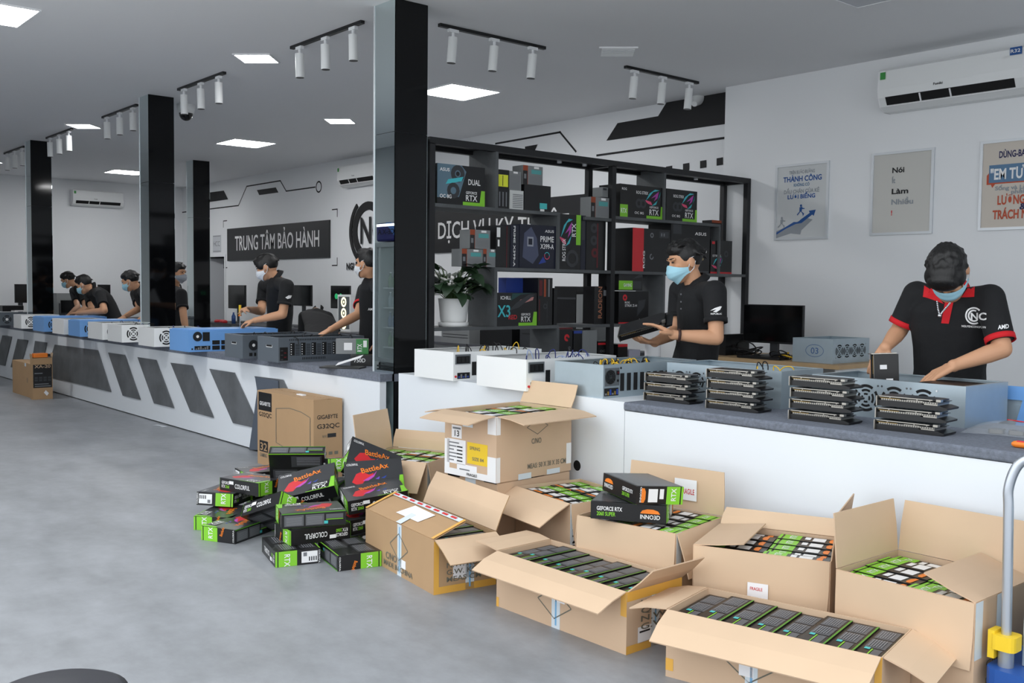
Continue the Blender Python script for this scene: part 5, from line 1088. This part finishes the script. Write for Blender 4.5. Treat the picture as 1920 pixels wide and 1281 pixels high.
for r0, r1, a0, a1 in ((13.5, 16.5, 40, 300), (8.5, 11.5, 60, 310)):
    n = 20; vs_ = []
    for i in range(n + 1): t_ = math.radians(a0 + (a1 - a0)*i/n); vs_ += [(c_[0] + r0*math.cos(t_), c_[1] - r0*math.sin(t_), 0), (c_[0] + r1*math.cos(t_), c_[1] - r1*math.sin(t_), 0)]
    mb.add(vs_, [(2*i, 2*i+2, 2*i+3, 2*i+1) for i in range(n)], WPRINT)
pxt(mb, 'NC', 1820, 600, 13, 30, WPRINT, .03); pxt(mb, 'NGUYENCONGPC.VN', 1803, 613, 3.6, 46, WPRINT, .02, .06); on_shirt(P2, 'chest_logo', mb)
mb = MB(); pxt(mb, 'AMD', 1871, 618, 7.5, 20, WPRINT, .03, -.12); on_shirt(P2, 'sleeve_lettering', mb)
nk = [at(1757, 566, y=4.86), at(1759, 580, y=4.86), at(1762, 592, y=4.87), at(1768, 584, y=4.87), at(1776, 575, y=4.86), at(1783, 566, y=4.86)]
m1 = MB()
for a, b in zip(nk, nk[1:]):
    for q in range(4): m1.ell(P2[2] @ (a + (b - a)*(q/4)), (.005, .005, .006), CHROME, nu=8, nv=6)
m1.ell(P2[2] @ nk[2], (.011, .011, .011), CHROME, nu=12, nv=8); m1.build('necklace', P2[0])
cw = FR(at(1632, 664, y=4.66), (.06, 0, -1), RX)
cc = copy_tree(proto, cw, 'graphics card the red collared man lowers into the case', 'graphics cards being handled')
for x, y in ((.055, .03), (.125, .06)): MB().box((x, y, .0452), (x + .022, y + .035, .0456), PAPER).build('sticker', cc)
# ---- the man with a screwdriver
JS = dict(pel=at(520, 640, y=4.95), neck=at(520, 521, y=4.80), head=at(500, 500, y=4.70), shL=at(538, 537, y=4.68), elL=at(530, 590, y=4.62), wrL=at(478, 601, y=4.42), shR=at(496, 536, y=4.95), elR=at(490, 584, y=4.85), wrR=at(464, 580, y=4.58))
P3 = person('man in black polo and white mask turning a screwdriver', JS, fA, (-.62, -.70, -.36), False, MASKW, 3, hairlen=1.3, fringe=.9, hands={'L': dict(n=(0, .3, -1), c=.7, s=1), 'R': dict(n=(.2, .3, -1), c=.9, s=-1)})
mb = MB(); pxl(mb, [(535, 558), (541, 554), (547, 554), (545, 559), (539, 561)], WPRINT); on_shirt(P3, 'sleeve_logo', mb)
a = at(450, 572, y=4.50); sdv = thing('screwdriver', 'yellow handled screwdriver upright in the worker\'s hand', 'screwdriver', (a.x, a.y, a.z))
MB().cyl((0, 0, 0), (0, 0, -.10), .013, YELLOWP).cyl((0, 0, -.10), (0, 0, -.115), .017, ORANGE).build('handle', sdv); MB().cyl((0, 0, -.115), (0, 0, -.27), .004, CHROME).build('shaft', sdv)
# ---- worker with red collar partly behind the nearest column
J4 = dict(pel=at(698, 660, y=4.95), neck=at(701, 520, y=4.85), head=at(689, 493, y=4.76), shL=at(716, 545, y=4.70), elL=at(716, 598, y=4.62), wrL=at(712, 640, y=4.50), shR=at(684, 545, y=5.05), elR=at(672, 590, y=4.85), wrR=at(620, 618, y=4.55))
P4 = person('man with red collar half hidden by the nearest column', J4, (-.8, -.6), (-.93, -.36, -.06), False, MASKW, 4, REDF, REDF, hands={'R': dict(n=(0, 0, -1), c=.1, s=-1)})
mb = MB(); pxt(mb, 'AMD', 690, 582, 4.5, 13); on_shirt(P4, 'sleeve_lettering', mb)
# ---- bending worker seen from behind
n5 = at(592, 584, y=6.10); r5 = V((.89, .45, 0))
J5 = dict(pel=at(600, 640, y=5.75), neck=n5, head=n5 + V((-.08, .26, -.33)), shL=n5 - r5*.17 + V((0, 0, -.07)), elL=n5 - r5*.24 + V((0, .05, -.36)), wrL=n5 - r5*.15 + V((-.05, .22, -.52)), shR=n5 + r5*.17 + V((0, 0, -.07)), elR=n5 + r5*.24 + V((0, .1, -.36)), wrR=n5 + r5*.15 + V((-.05, .25, -.52)))
person('worker in black shirt bending forward with back turned', J5, (-.45, .89), (-.3, .6, -.74), False, None, 5, bend=-1.5, hairlen=.2)
# ---- two workers leaning together at far left
J6 = dict(pel=at(214, 606, y=4.95), neck=at(176, 541, y=4.68), head=at(157, 533, y=4.55), shL=at(188, 553, y=4.55), elL=at(196, 583, y=4.50), wrL=at(146, 587, y=4.35), shR=at(166, 551, y=4.85), elR=at(172, 580, y=4.75), wrR=at(152, 588, y=4.55))
person('man in blue mask leaning low over blue cases, nearer of two', J6, (-.6, -.8), (-.62, -.62, -.48), False, MASKB, 6, hands={'L': dict(c=.3)})
J7 = dict(pel=at(188, 600, y=5.43), neck=at(146, 534, y=5.23), head=at(127, 524, y=5.08), shL=at(157, 546, y=5.10), elL=at(160, 578, y=5.00), wrL=at(140, 590, y=4.83), shR=at(138, 546, y=5.43), elR=at(146, 576, y=5.33), wrR=at(130, 590, y=5.08))
person('man in blue mask leaning behind the nearer of two workers', J7, (-.6, -.8), (-.58, -.66, -.48), False, MASKB, 7)
J8 = dict(pel=at(292, 606, y=4.95), neck=at(262, 540, y=4.78), head=at(244, 526, y=4.66), shL=at(276, 552, y=4.62), elL=at(281, 588, y=4.6), wrL=at(262, 600, y=4.5), shR=at(254, 551, y=4.95), elR=at(262, 578, y=4.75), wrR=at(232, 595, y=4.45))
person('man in blue mask left of the second column', J8, (-.55, -.83), (-.62, -.66, -.42), False, MASKB, 8, hands={'R': dict(c=.1, n=(0, 0, -1))})
J9 = dict(pel=at(330, 628, y=5.1), neck=at(326, 537, y=5.02), head=at(333, 511, y=5.02), shR=at(340, 552, y=4.85), elR=at(344, 592, y=4.82), wrR=at(350, 628, y=4.84), shL=at(312, 550, y=5.2), elL=at(312, 592, y=5.3), wrL=at(324, 620, y=5.3))
person('man in grey mask facing right behind the second column', J9, (.65, .6), (.80, .55, -.15), False, M('grey_mask', (150, 156, 164), .8), 9, hairlen=1.4)
# ================================================================== posters
PBOLD = .03
def poster(x0, x1, z0, z1, label, bg, dec):
    t = thing('poster', label, 'poster', (x0, YP, z0)); w, h = x1 - x0, z1 - z0; k = .022
    mb = MB().box((0, -.022, 0), (w, -.001, k), ALU).box((0, -.022, h-k), (w, -.001, h), ALU).box((0, -.022, k), (k, -.001, h-k), ALU).box((w-k, -.022, k), (w, -.001, h-k), ALU); mb.build('frame', t)
    MB().box((k, -.012, k), (w-k, -.002, h-k), bg).build('poster_sheet', t)
    mb = MB(); prints(mb, FR((k, -.0122, k), (1, 0, 0), (0, 0, 1)), w - 2*k, h - 2*k, dec); mb.build('poster_print', t)
PB1 = M('poster_pale_grey', (206, 209, 210), .6); PB2 = M('poster_warm_grey', (202, 201, 196), .6); PB3 = M('poster_beige', (206, 197, 186), .6)
DBLUE = M('poster_blue', (34, 84, 150), .6); NAVYP = M('poster_navy', (34, 34, 84), .6); RUST = M('poster_rust', (186, 76, 44), .6); MBLUE = M('poster_mid_blue', (88, 124, 158), .6); PG1 = M('poster_grey', (146, 152, 158), .6)
def runner(u, v, s, mat): return [('a', u, v + .055*s, 0, .012*s, 0, 360, mat), ('p', [(u - .02*s, v + .04*s), (u + .02*s, v + .045*s), (u + .01*s, v), (u - .02*s, v)], mat), ('p', [(u + .01*s, v + .035*s), (u + .05*s, v + .03*s), (u + .05*s, v + .022*s), (u + .01*s, v + .022*s)], mat), ('p', [(u - .02*s, v), (u + .0*s, v + .005*s), (u - .045*s, v - .035*s), (u - .055*s, v - .028*s)], mat), ('p', [(u - .005*s, v + .005*s), (u + .01*s, v), (u + .045*s, v - .02*s), (u + .03*s, v - .045*s), (u + .022*s, v - .02*s)], mat)]
poster(-5.757, -5.177, 1.943, 2.665, 'framed poster with a runner and blue arrow, leftmost of three', PB1,
   [('t', 'TRÊN BƯỚC ĐƯỜNG', .24, .89, .045, PG1, .52), ('t', 'THÀNH CÔNG', .12, .785, .07, DBLUE, .78), ('t', 'KHÔNG CÓ', .34, .715, .04, MBLUE, .32), ('t', 'DẤU CHÂN CỦA KẺ', .14, .62, .05, PG1, .72), ('t', 'LƯƠI BIẾNG', .22, .545, .055, DBLUE, .56),
    ('p', [(.0, .0), (.0, .1), (.35, .2), (.62, .27), (.74, .24), (.52, .1), (.5, .04), (.3, .06)], PG1), ('p', [(.0, .05), (.0, .08), (.36, .22), (.44, .215), (.5, .25), (.68, .335), (.66, .365), (.8, .375), (.76, .29), (.73, .31), (.52, .20), (.4, .19), (.2, .13)], DBLUE)] + runner(.5, .36, 1.5, DBLUE) + runner(.11, .2, 1.5, PG1))
poster(-4.75, -4.175, 1.957, 2.685, 'framed poster reading Nói Ít Làm Nhiều, middle of three', PB2, [('t', 'Nói', .33, .76, .065, INK, .21), ('t', 'Ít', .33, .63, .065, PG1, .06), ('t', 'Làm', .33, .49, .065, INK, .29), ('t', 'Nhiều', .33, .355, .065, PG1, .38), ('t', '!', .33, .22, .06, RINK, .02)])
poster(-3.785, -3.16, 1.965, 2.69, 'beige framed poster with speech bubble, at the right edge', PB3,
   [('t', 'DÙNG-BAO GIỜ NÓI', .22, .82, .075, NAVYP, .74), ('p', [(.06, .51), (.12, .51), (.14, .47), (.18, .515), (.95, .515), (.97, .62), (.92, .66), (.10, .66), (.06, .62)], RUST), ('r', .09, .53, .97, .74, MBLUE), ('t', '"EM TƯỞNG"', .11, .57, .12, WPRINT, .8),
    ('t', 'Sống và Làm việc', .18, .44, .045, PG1, .68), ('t', 'phải có', .40, .39, .045, PG1, .3), ('t', 'LƯƠNG TÂM', .22, .27, .10, RUST, .62), ('t', '&', .52, .20, .07, NAVYP, .1), ('t', 'TRÁCH NHIỆM', .16, .10, .10, RUST, .72)])
PBOLD = .014
# ================================================================== air conditioners
def aircon(loc, rz, L, h, d, label, big=True):
    t = thing('air_conditioner', label, 'air conditioner', loc, rz); m = FR((0, 0, 0), (0, -1, 0), (0, 0, 1))
    pr = [(0, 0), (d*.45, 0), (d*.8, h*.10), (d*.97, h*.30), (d, h*.5), (d*.97, h*.93), (d*.85, h), (0, h)]
    MB().prism(pr, -.006, -L + .006, STEELW, m).build('body', t)
    for x in (0, L): MB().prism([(a*1.01, b) for a, b in pr], -x + (.0 if x else 0), -x + (.012 if x else -.012), PAPER, m).build('end_cap', t)
    p0, p1 = V((.0, -d*.80, h*.10)), V((0, -d*.975, h*.30)); vm = FR((L*.06, p0.y, p0.z), (1, 0, 0), (p1 - p0)); vh = (p1 - p0).length
    MB().box((0, vh*.15, 0), (L*.88, vh*1.05, .003), HOLE, vm).build('air_outlet', t)
    MB().box((0, vh*.02, .003), (L*.88, vh*.14, .012), PAPER, vm).build('louver', t)
    for k in (.28, .52): MB().box((L*.88*k, vh*.1, .003), (L*.88*k + .012, vh, .009), PAPER, vm).build('vane', t)
    ff = FR((0, -d*1.0 - .0015, 0), (1, 0, 0), (0, 0, 1)); mb = MB()
    prints(mb, ff, L, h, [('t', '20', .86, .73, .085, WPRINT, .035), ('t', 'Funiki', .41, .42, .055, INK, .065)]); mb.build('display', t)
    mb = MB(); prints(mb, ff, L, h, [('r', .02, .73, .06, .90, M('energy_green', (60, 150, 70), .5)), ('r', .02, .90, .06, .94, PAPER)]); mb.build('energy_label', t)
    if big: mb = MB(); prints(mb, ff, L, h, [('r', .91, .80, .985, .965, DBLUE), ('t', 'R32', .915, .85, .07, WPRINT, .06)]); mb.build('gas_label', t)
aircon((-4.60, YP, 3.015), 0, 1.22, .36, .22, 'large white wall air conditioner at the top right')
aircon((-14.06, YB, 3.04), 0, 1.12, .33, .2, 'white wall air conditioner left of the nearest column', False)
aircon((XL, 6.17, 3.0), math.pi/2, .98, .31, .2, 'small white air conditioner on the far left wall', False)
# ================================================================== desks, monitors and computers at the back
def desk(x0, x1, y0, y1, z, label, top=DESKG, leg=STEELW):
    t = thing('desk', label, 'desk', (x0, y0, 0)); w, d = x1 - x0, y1 - y0
    MB().box((0, 0, z - .035), (w, d, z), top).build('desk_top', t)
    for x in (.02, w/2, w - .05): MB().box((x, .03, 0), (x + .03, d - .03, z - .035), leg).build('leg_panel', t)
    MB().box((.05, d - .06, .25), (w - .05, d - .04, z - .035), leg).build('back_panel', t)
desk(-17.8, -15.2, 7.55, 8.40, .78, 'grey desk behind the screwdriver worker'); desk(-15.1, -12.3, 7.55, 8.40, .78, 'grey desk under the company logo')
desk(-11.8, -7.2, 7.3, 8.2, .78, 'long desk behind the shelf rack'); desk(-5.95, -4.34, 7.12, 7.95, .865, 'pale wooden desk below the posters', WOOD)
def monitor(u0, v0, u1, v1, y, zd, label, tilt=0, rz=0, back=False):
    a = at(u0, v1, y=y); b = at(u1, v0, y=y); w, h = b.x - a.x, b.z - a.z; cx = (a.x + b.x)/2
    t = thing('monitor', label, 'monitor', (cx, y, zd), rz)
    m = TR(0, 0, a.z - zd) @ Matrix.Rotation(tilt, 4, 'X')
    MB().box((-w/2, 0, 0), (w/2, .03, h), BLACKP, m).build('housing', t)
    MB().box((-w/2 + .008, -.003, .018), (w/2 - .008, 0, h - .008), SCREEN, m).build('screen', t)
    MB().box((-.04, .03, -(a.z - zd) + .01), (.04, .06, h*.5), DGREY, m).build('stand_neck', t); MB().box((-.14, -.06, 0), (.14, .16, .012), DGREY).build('stand_foot', t)
    return t
monitor(428, 535, 459, 578, 7.9, .78, 'black monitor left of the screwdriver worker'); monitor(548, 535, 583, 573, 7.9, .78, 'black monitor right of the screwdriver worker'); t = monitor(620, 536, 655, 578, 7.95, .78, 'monitor with a green glow behind the lit computer')
mb = MB(); [mb.ell((-.1 + .13*k, -.004, .52), (.05, .002, .045), M('green_glow', (30, 150, 90), .5, emit=.5), nu=12, nv=6) for k in range(2)]; mb.build('screen_picture', t)
def monitor_left(u0, v0, u1, v1, x, label):
    a = at(u0, v1, x=x); b = at(u1, v0, x=x); w, h = b.y - a.y, b.z - a.z
    t = thing('monitor', label, 'monitor', (x, (a.y + b.y)/2, .78), math.pi/2); m = TR(0, 0, a.z - .78)
    MB().box((-w/2, 0, 0), (w/2, .03, h), BLACKP, m).build('housing', t); MB().box((-w/2 + .008, -.003, .018), (w/2 - .008, 0, h - .008), SCREEN, m).build('screen', t)
    MB().box((-.04, .03, .01), (.04, .06, a.z - .78 + h*.5), DGREY).build('stand_neck', t); MB().box((-.14, -.06, 0), (.14, .16, .012), DGREY).build('stand_foot', t)
t = thing('desk', 'grey desk along the far left wall', 'desk', (-20.75, 4.75, 0)); MB().box((0, 0, .745), (.8, 3.5, .78), DESKG).build('desk_top', t)
for y in (.05, 1.7, 3.42): MB().box((.03, y, 0), (.77, y + .03, .745), STEELW).build('leg_panel', t)
monitor_left(28, 533, 50.5, 568, -20.35, 'wide black monitor left of the farthest column'); monitor_left(184, 534, 207, 572, -20.35, 'black monitor behind the leaning workers'); monitor_left(114, 563, 142, 588, -20.2, 'small black monitor beside the farthest column')
monitor(1393, 573, 1506, 641, 7.55, .866, 'large black monitor on the wooden desk under the posters', 0)
a = at(633, 620, y=7.75); b = at(657, 553, y=7.75)
t = thing('computer_case', 'white computer tower with three glowing fans', 'computer', (a.x, 7.75, .78)); w, h = b.x - a.x, b.z - .78
MB().box((0, 0, 0), (w, .45, h), STEELW).build('tower', t); MB().box((.03, -.003, .04), (w - .03, 0, h - .03), PSU).build('front_mesh', t)
GLOW = M('fan_glow', (246, 236, 190), .5, emit=1.2)
for k in range(3): MB().arc(.045, .075, 0, 360, GLOW, FR((w/2, -.006, h*(.2 + .3*k)), (1, 0, 0), (0, 0, 1)), 20).arc(0, .02, 0, 360, GLOW, FR((w/2, -.006, h*(.2 + .3*k)), (1, 0, 0), (0, 0, 1)), 14).build('fan_light', t)
def tower(u0, v0, u1, y, zd, label, base, d=.4, dec=()):
    a = at(u0, v0, y=y); b = at(u1, v0, y=y); return pbox('computer_case', label, 'computer', FR((a.x, y, zd), (1, 0, 0), (0, 0, 1)), b.x - a.x, a.z - zd, d, base, dec)
a = at(106, 550, x=-20.45); b = at(145, 550, x=-20.45)
pbox('computer_case', 'grey computer tower behind the leaning workers', 'computer', FR((-20.45, a.y, .78), (0, 1, 0), (0, 0, 1)), b.y - a.y, a.z - .78, .25, GREYBX, [('r', .1, .1, .9, .6, DGREY)])
tower(1040, 537, 1080, 7.45, .78, 'black computer tower behind the X3 shelf', BLACKP, .4, [('r', 0, .8, 1, .83, DGREY)]); tower(1081, 552, 1100, 7.45, .78, 'silver computer tower behind the middle rack post', GREYBX, .4, [('r', .4, 0, .43, 1, GPRINT)])
tower(828, 616, 880, 7.3, .78, 'grey printer on the desk behind the rack', GREYBX, .45, [('r', .05, .6, .95, .65, DGREY), ('r', .05, .4, .95, .45, DGREY)]); tower(900, 612, 960, 7.35, .78, 'black computer tower lying behind the white cases', BLACKP, .4); tower(975, 615, 1020, 7.4, .78, 'dark grey computer tower behind the lower shelf', DGREY, .35, [('r', .1, .7, .9, .74, BLACKP)])
tower(1347, 627, 1361, 7.3, .865, 'small black computer tower beside the standing man', BLACKP, .35)
pbox('brown_box', 'small brown box on the desk beside the column', 'box', FR((-11.75, 7.35, .78), (1, 0, 0), (0, 0, 1)), .22, .36, .3, CARD2, [('r', .2, .1, .8, .3, INK)])
t, mr, mf = rig('silver rig case marked 03 on the wooden desk', at(1486, 660, y=7.2).x, at(1561, 660, y=7.2).x, 7.2, .56, .866, .20, STEEL)
fans_front(t, mr, (.10, .215, .33, .445), .10, .055)
mb = MB(); c = mf @ TR(.21, .10, .0015); mb.text('03', M('blue_marker', (60, 96, 150), .6), c @ TR(-.035, -.025, 0), .05, .07)
for k in range(28): a0, a1 = [2*math.pi*q/28 for q in (k, k + 1)]; mb.quad([(.085*math.cos(a0), .052*math.sin(a0), 0), (.085*math.cos(a1), .052*math.sin(a1), 0), (.081*math.cos(a1), .048*math.sin(a1), 0), (.081*math.cos(a0), .048*math.sin(a0), 0)][::-1], M('blue_marker', None), c)
mb.build('hand_marking', t)
def cable_mess(loc, n, label, cols, R=.1, seed=2):
    t = thing('cable_coil', label, 'cable', loc); rg = random.Random(seed)
    for i in range(n):
        r = R*rg.uniform(.5, 1); cxx, cyy = rg.uniform(-.06, .06), rg.uniform(-.05, .05); ti = rg.uniform(.2, .9)
        pts = [(cxx + r*math.cos(q*.45), cyy + r*.6*math.sin(q*.45), .008 + r*ti*(1 + math.sin(q*.45 + i))*.7) for q in range(15)]
        MB().tube(pts, .006, cols[i % len(cols)], 6).build('cable', t)
p = at(1380, 668, z=.866); cable_mess((p.x, 7.45, .866), 6, 'tangle of black cables beside the monitor', [BWIRE], .14)
p = at(1465, 668, z=.866); cable_mess((at(1466, 668, y=7.3).x, 7.3, .866), 6, 'black and yellow cable bundle in front of the monitor', [BWIRE, YWIRE, BWIRE], .09, 4)
MB().box((-.22, -.07, 0), (.22, .07, .02), BLACKP).build('keyboard', None, label='black keyboard on the wooden desk under the monitor', cat='keyboard', loc=(at(1430, 660, y=7.25).x, 7.25, .866))
p = at(436, 600, y=7.6); t = thing('water_bottle', 'small blue drink bottle on the back desk', 'bottle', (p.x, 7.62, .78))
MB().lathe([(0, 0), (.035, 0), (.036, .13), (.015, .17), (.015, .2), (0, .2)], M('blue_bottle', (60, 90, 150), .2)).build('bottle_body', t); MB().cyl((0, 0, .2), (0, 0, .22), .017, PAPER).build('cap', t)
t = thing('red_cloth', 'crumpled red item lying on the back desk', 'cloth', (at(412, 600, y=7.6).x, 7.65, .78)); rg = random.Random(8); mb = MB()
for i in range(9): mb.ell((rg.uniform(-.18, .18), rg.uniform(-.06, .06), .02), (.07, .05, .035), REDP, nu=10, nv=6)
mb2 = remesh(mb, 'cloth', .012, 3); link('cloth_body', mb2, t)
pbox('component_box', 'black box on top of the far left grey case', 'box', FR((at(-6, 590, y=3.95).x, 3.95, LT + .192), (1, 0, 0), (0, 0, 1)), .35, .09, .3, BOXBLK)
MB().box((-.15, -.1, 0), (.15, .1, .02), PAPER).build('paper_stack', None, label='white papers on the far left grey case', cat='paper', loc=(at(22, 588, y=4.1).x, 4.15, LT + .192), rot=(0, 0, .3))
# ================================================================== drinks fridge (seen in the column mirror)
FX = at(706, 600, y=7.42).x
t = thing('drinks_fridge', 'glass door drinks fridge with blue header, mirrored in the nearest column', 'fridge', (FX + .36, .04, 0))
FRM = M('fridge_grey', (150, 156, 160), .45); w = .72; zt = at(722, 418, y=7.45).z
m = FR((w/2, .60, 0), (-1, 0, 0), (0, 0, 1))     # front face looks to +y
MB().box((-w/2, 0, .10), (w/2, .04, zt - .28), FRM).box((-w/2, 0, .10), (-w/2 + .04, .56, zt - .28), FRM).box((w/2 - .04, 0, .10), (w/2, .56, zt - .28), FRM).box((-w/2, 0, .10), (w/2, .56, .42), FRM).box((-w/2, 0, zt - .30), (w/2, .56, zt - .26), FRM).build('cabinet', t)
MB().rbox((-w/2, .0, zt - .25), (w/2, .60, zt), .03, M('fridge_header_blue', (34, 34, 110), .3), axis=0).build('header', t)
mb = MB(); prints(mb, m @ TR(0, zt - .25, .0), w, .25, [('p', [(.1, 0), (.3, 0), (.7, 1), (.5, 1)], M('light_blue_print', (70, 120, 200), .4)), ('r', 0, .80, 1, .93, M('fridge_lamp', (255, 255, 255), .5, emit=2.0)), ('t', 'ICE-X.A', .36, .38, .26, INK, .6)], .003); mb.build('header_print', t)
for k in range(4):
    MB().box((-w/2 + .04, .06, .62 + k*.27), (w/2 - .04, .52, .635 + k*.27), ALU).build('shelf', t)
    for i in range(6):
        c_ = (M('drink_green', (90, 130, 70), .2), M('drink_blue', (50, 80, 140), .2), M('drink_clear', (170, 186, 196), .15))[(k + i // 3) % 3]
        b = thing('drink_bottle', 'drink bottle %s on the %s fridge shelf' % (('leftmost', 'second from left', 'third from left', 'third from right', 'second from right', 'rightmost')[5 - i], ('lowest', 'second lowest', 'second highest', 'highest')[k]), 'bottle', (FX + .36 - .26 + i*.104, .04 + .44, .636 + k*.27), group='bottles in the drinks fridge')
        MB().lathe([(0, 0), (.034, 0), (.034, .12), (.013, .17), (.013, .195), (0, .195)], c_, 12).build('bottle_body', b); MB().cyl((0, 0, .195), (0, 0, .212), .015, PAPER, n=10).build('cap', b)
d = link('door', None, t)
MB().box((0, .44, 0), (.05, zt - .27, .03), FRM, m).box((w - .05, .44, 0), (w, zt - .27, .03), FRM, m).box((.05, .44, 0), (w - .05, .49, .03), FRM, m).box((.05, zt - .33, 0), (w - .05, zt - .27, .03), FRM, m).build('door_frame', d)
MB().box((.05, .49, .01), (w - .05, zt - .33, .016), M('fridge_glass', (225, 238, 240), .02, alpha=.22), m).build('glass_pane', d)
for k in range(6): MB().box((.03, .14 + k*.045, 0), (w - .03, .165 + k*.045, .012), DGREY, m).build('grille_slat', t)
for x in (-w/2 + .05, w/2 - .05): MB().cyl((x, .1, 0), (x, .1, .1), .03, BLACKP).cyl((x, .5, 0), (x, .5, .1), .03, BLACKP).build('foot', t)
# ================================================================== platform trolley at the right edge
tx, ty = -1.43, 3.43
t = thing('platform_trolley', 'platform trolley with chrome handle and blue deck at the right edge', 'trolley', (tx, ty, 0))
BLT = M('trolley_blue', (36, 84, 160), .4)
MB().rbox((-.05, -.06, .13), (.62, .46, .19), .04, BLT).build('deck', t)
pts = [(0, 0, .19), (-.005, 0, .50), (-.01, 0, .72), (-.012, 0, .80), (.01, .01, .875), (.05, .02, .905), (.12, .02, .915), (.40, .02, .915), (.50, .02, .875), (.52, .01, .80), (.52, 0, .5), (.52, 0, .19)]
def smooth_path(P, n=6):
    P = [V(p) for p in P]; out = []
    for i in range(len(P) - 1):
        a, b, c, d_ = P[max(i-1, 0)], P[i], P[i+1], P[min(i+2, len(P)-1)]
        for k in range(n):
            q = k/n; out.append(.5*((2*b) + (c - a)*q + (2*a - 5*b + 4*c - d_)*q*q + (3*b - a - 3*c + d_)*q**3))
    return out + [P[-1]]
MB().tube(smooth_path(pts), .0165, M('satin_chrome', (196, 202, 210), .32, .85), 14).build('handle', t)
for x in (0, .52): MB().cyl((x, 0, .185), (x, 0, .25), .025, M('zinc', (170, 176, 180), .35, .7)).build('socket', t); MB().rbox((x - .04, -.04, .25), (x + .04, .04, .30), .02, YELLOWP).box((x - .05, -.03, .215), (x - .028, .03, .31), YELLOWP).build('clamp', t)
for x in (.03, .55):
    for y in (0, .40): MB().cyl((x - .02, y, .06), (x + .02, y, .06), .06, BLACKP, n=20).box((x - .03, y - .03, .06), (x + .03, y + .03, .13), DGREY).build('caster', t)
tt, mr, mf = rig('silver rig case standing on the trolley deck at the right edge', tx + .035, tx + .49, ty + .045, .36, .192, .55, STEEL)
fans_front(tt, mf, (.12, .30), .40, .10); fans_front(tt, mf, (.12, .30), .15, .10)
# ================================================================== round stool at the bottom left, floor scrap, small camera
p = at(105, 1293, z=.46)
t = thing('stool', 'dark round stool seat cut off at the bottom left corner', 'stool', (p.x, p.y, 0))
MB().lathe([(0, .46), (.14, .458), (.165, .447), (.17, .43), (.16, .41), (0, .41)], M('dark_vinyl', (36, 38, 46), .45), 36).build('seat', t)
for k in range(4): a0 = math.pi/4 + k*math.pi/2; MB().cyl((.1*math.cos(a0), .1*math.sin(a0), .41), (.16*math.cos(a0), .16*math.sin(a0), 0), .012, CHROME, n=10).build('leg', t)
p = at(294, 797, z=0); mb = MB(); mb.add([(0, 0, .001), (.13, .03, .004), (.22, .02, .001), (.24, .07, .006), (.12, .08, .003), (.03, .05, .007)], [(0, 1, 4, 5), (1, 2, 3, 4)], M('plastic_scrap', (196, 200, 204), .3)); mb.build('plastic_scrap', None, label='crumpled scrap of clear plastic on the floor by the counter', cat='scrap', loc=(p.x, p.y - .05, 0))
t = thing('small_camera', 'tiny black camera mounted on the column behind the workers', 'camera', (-16.31, 6.70 + .14, 2.72))
MB().cyl((0, 0, 0), (-.05, 0, 0), .012, BLACKP).build('mount', t); MB().ell((-.07, 0, 0), (.04, .04, .04), BLACKP).build('camera_body', t)
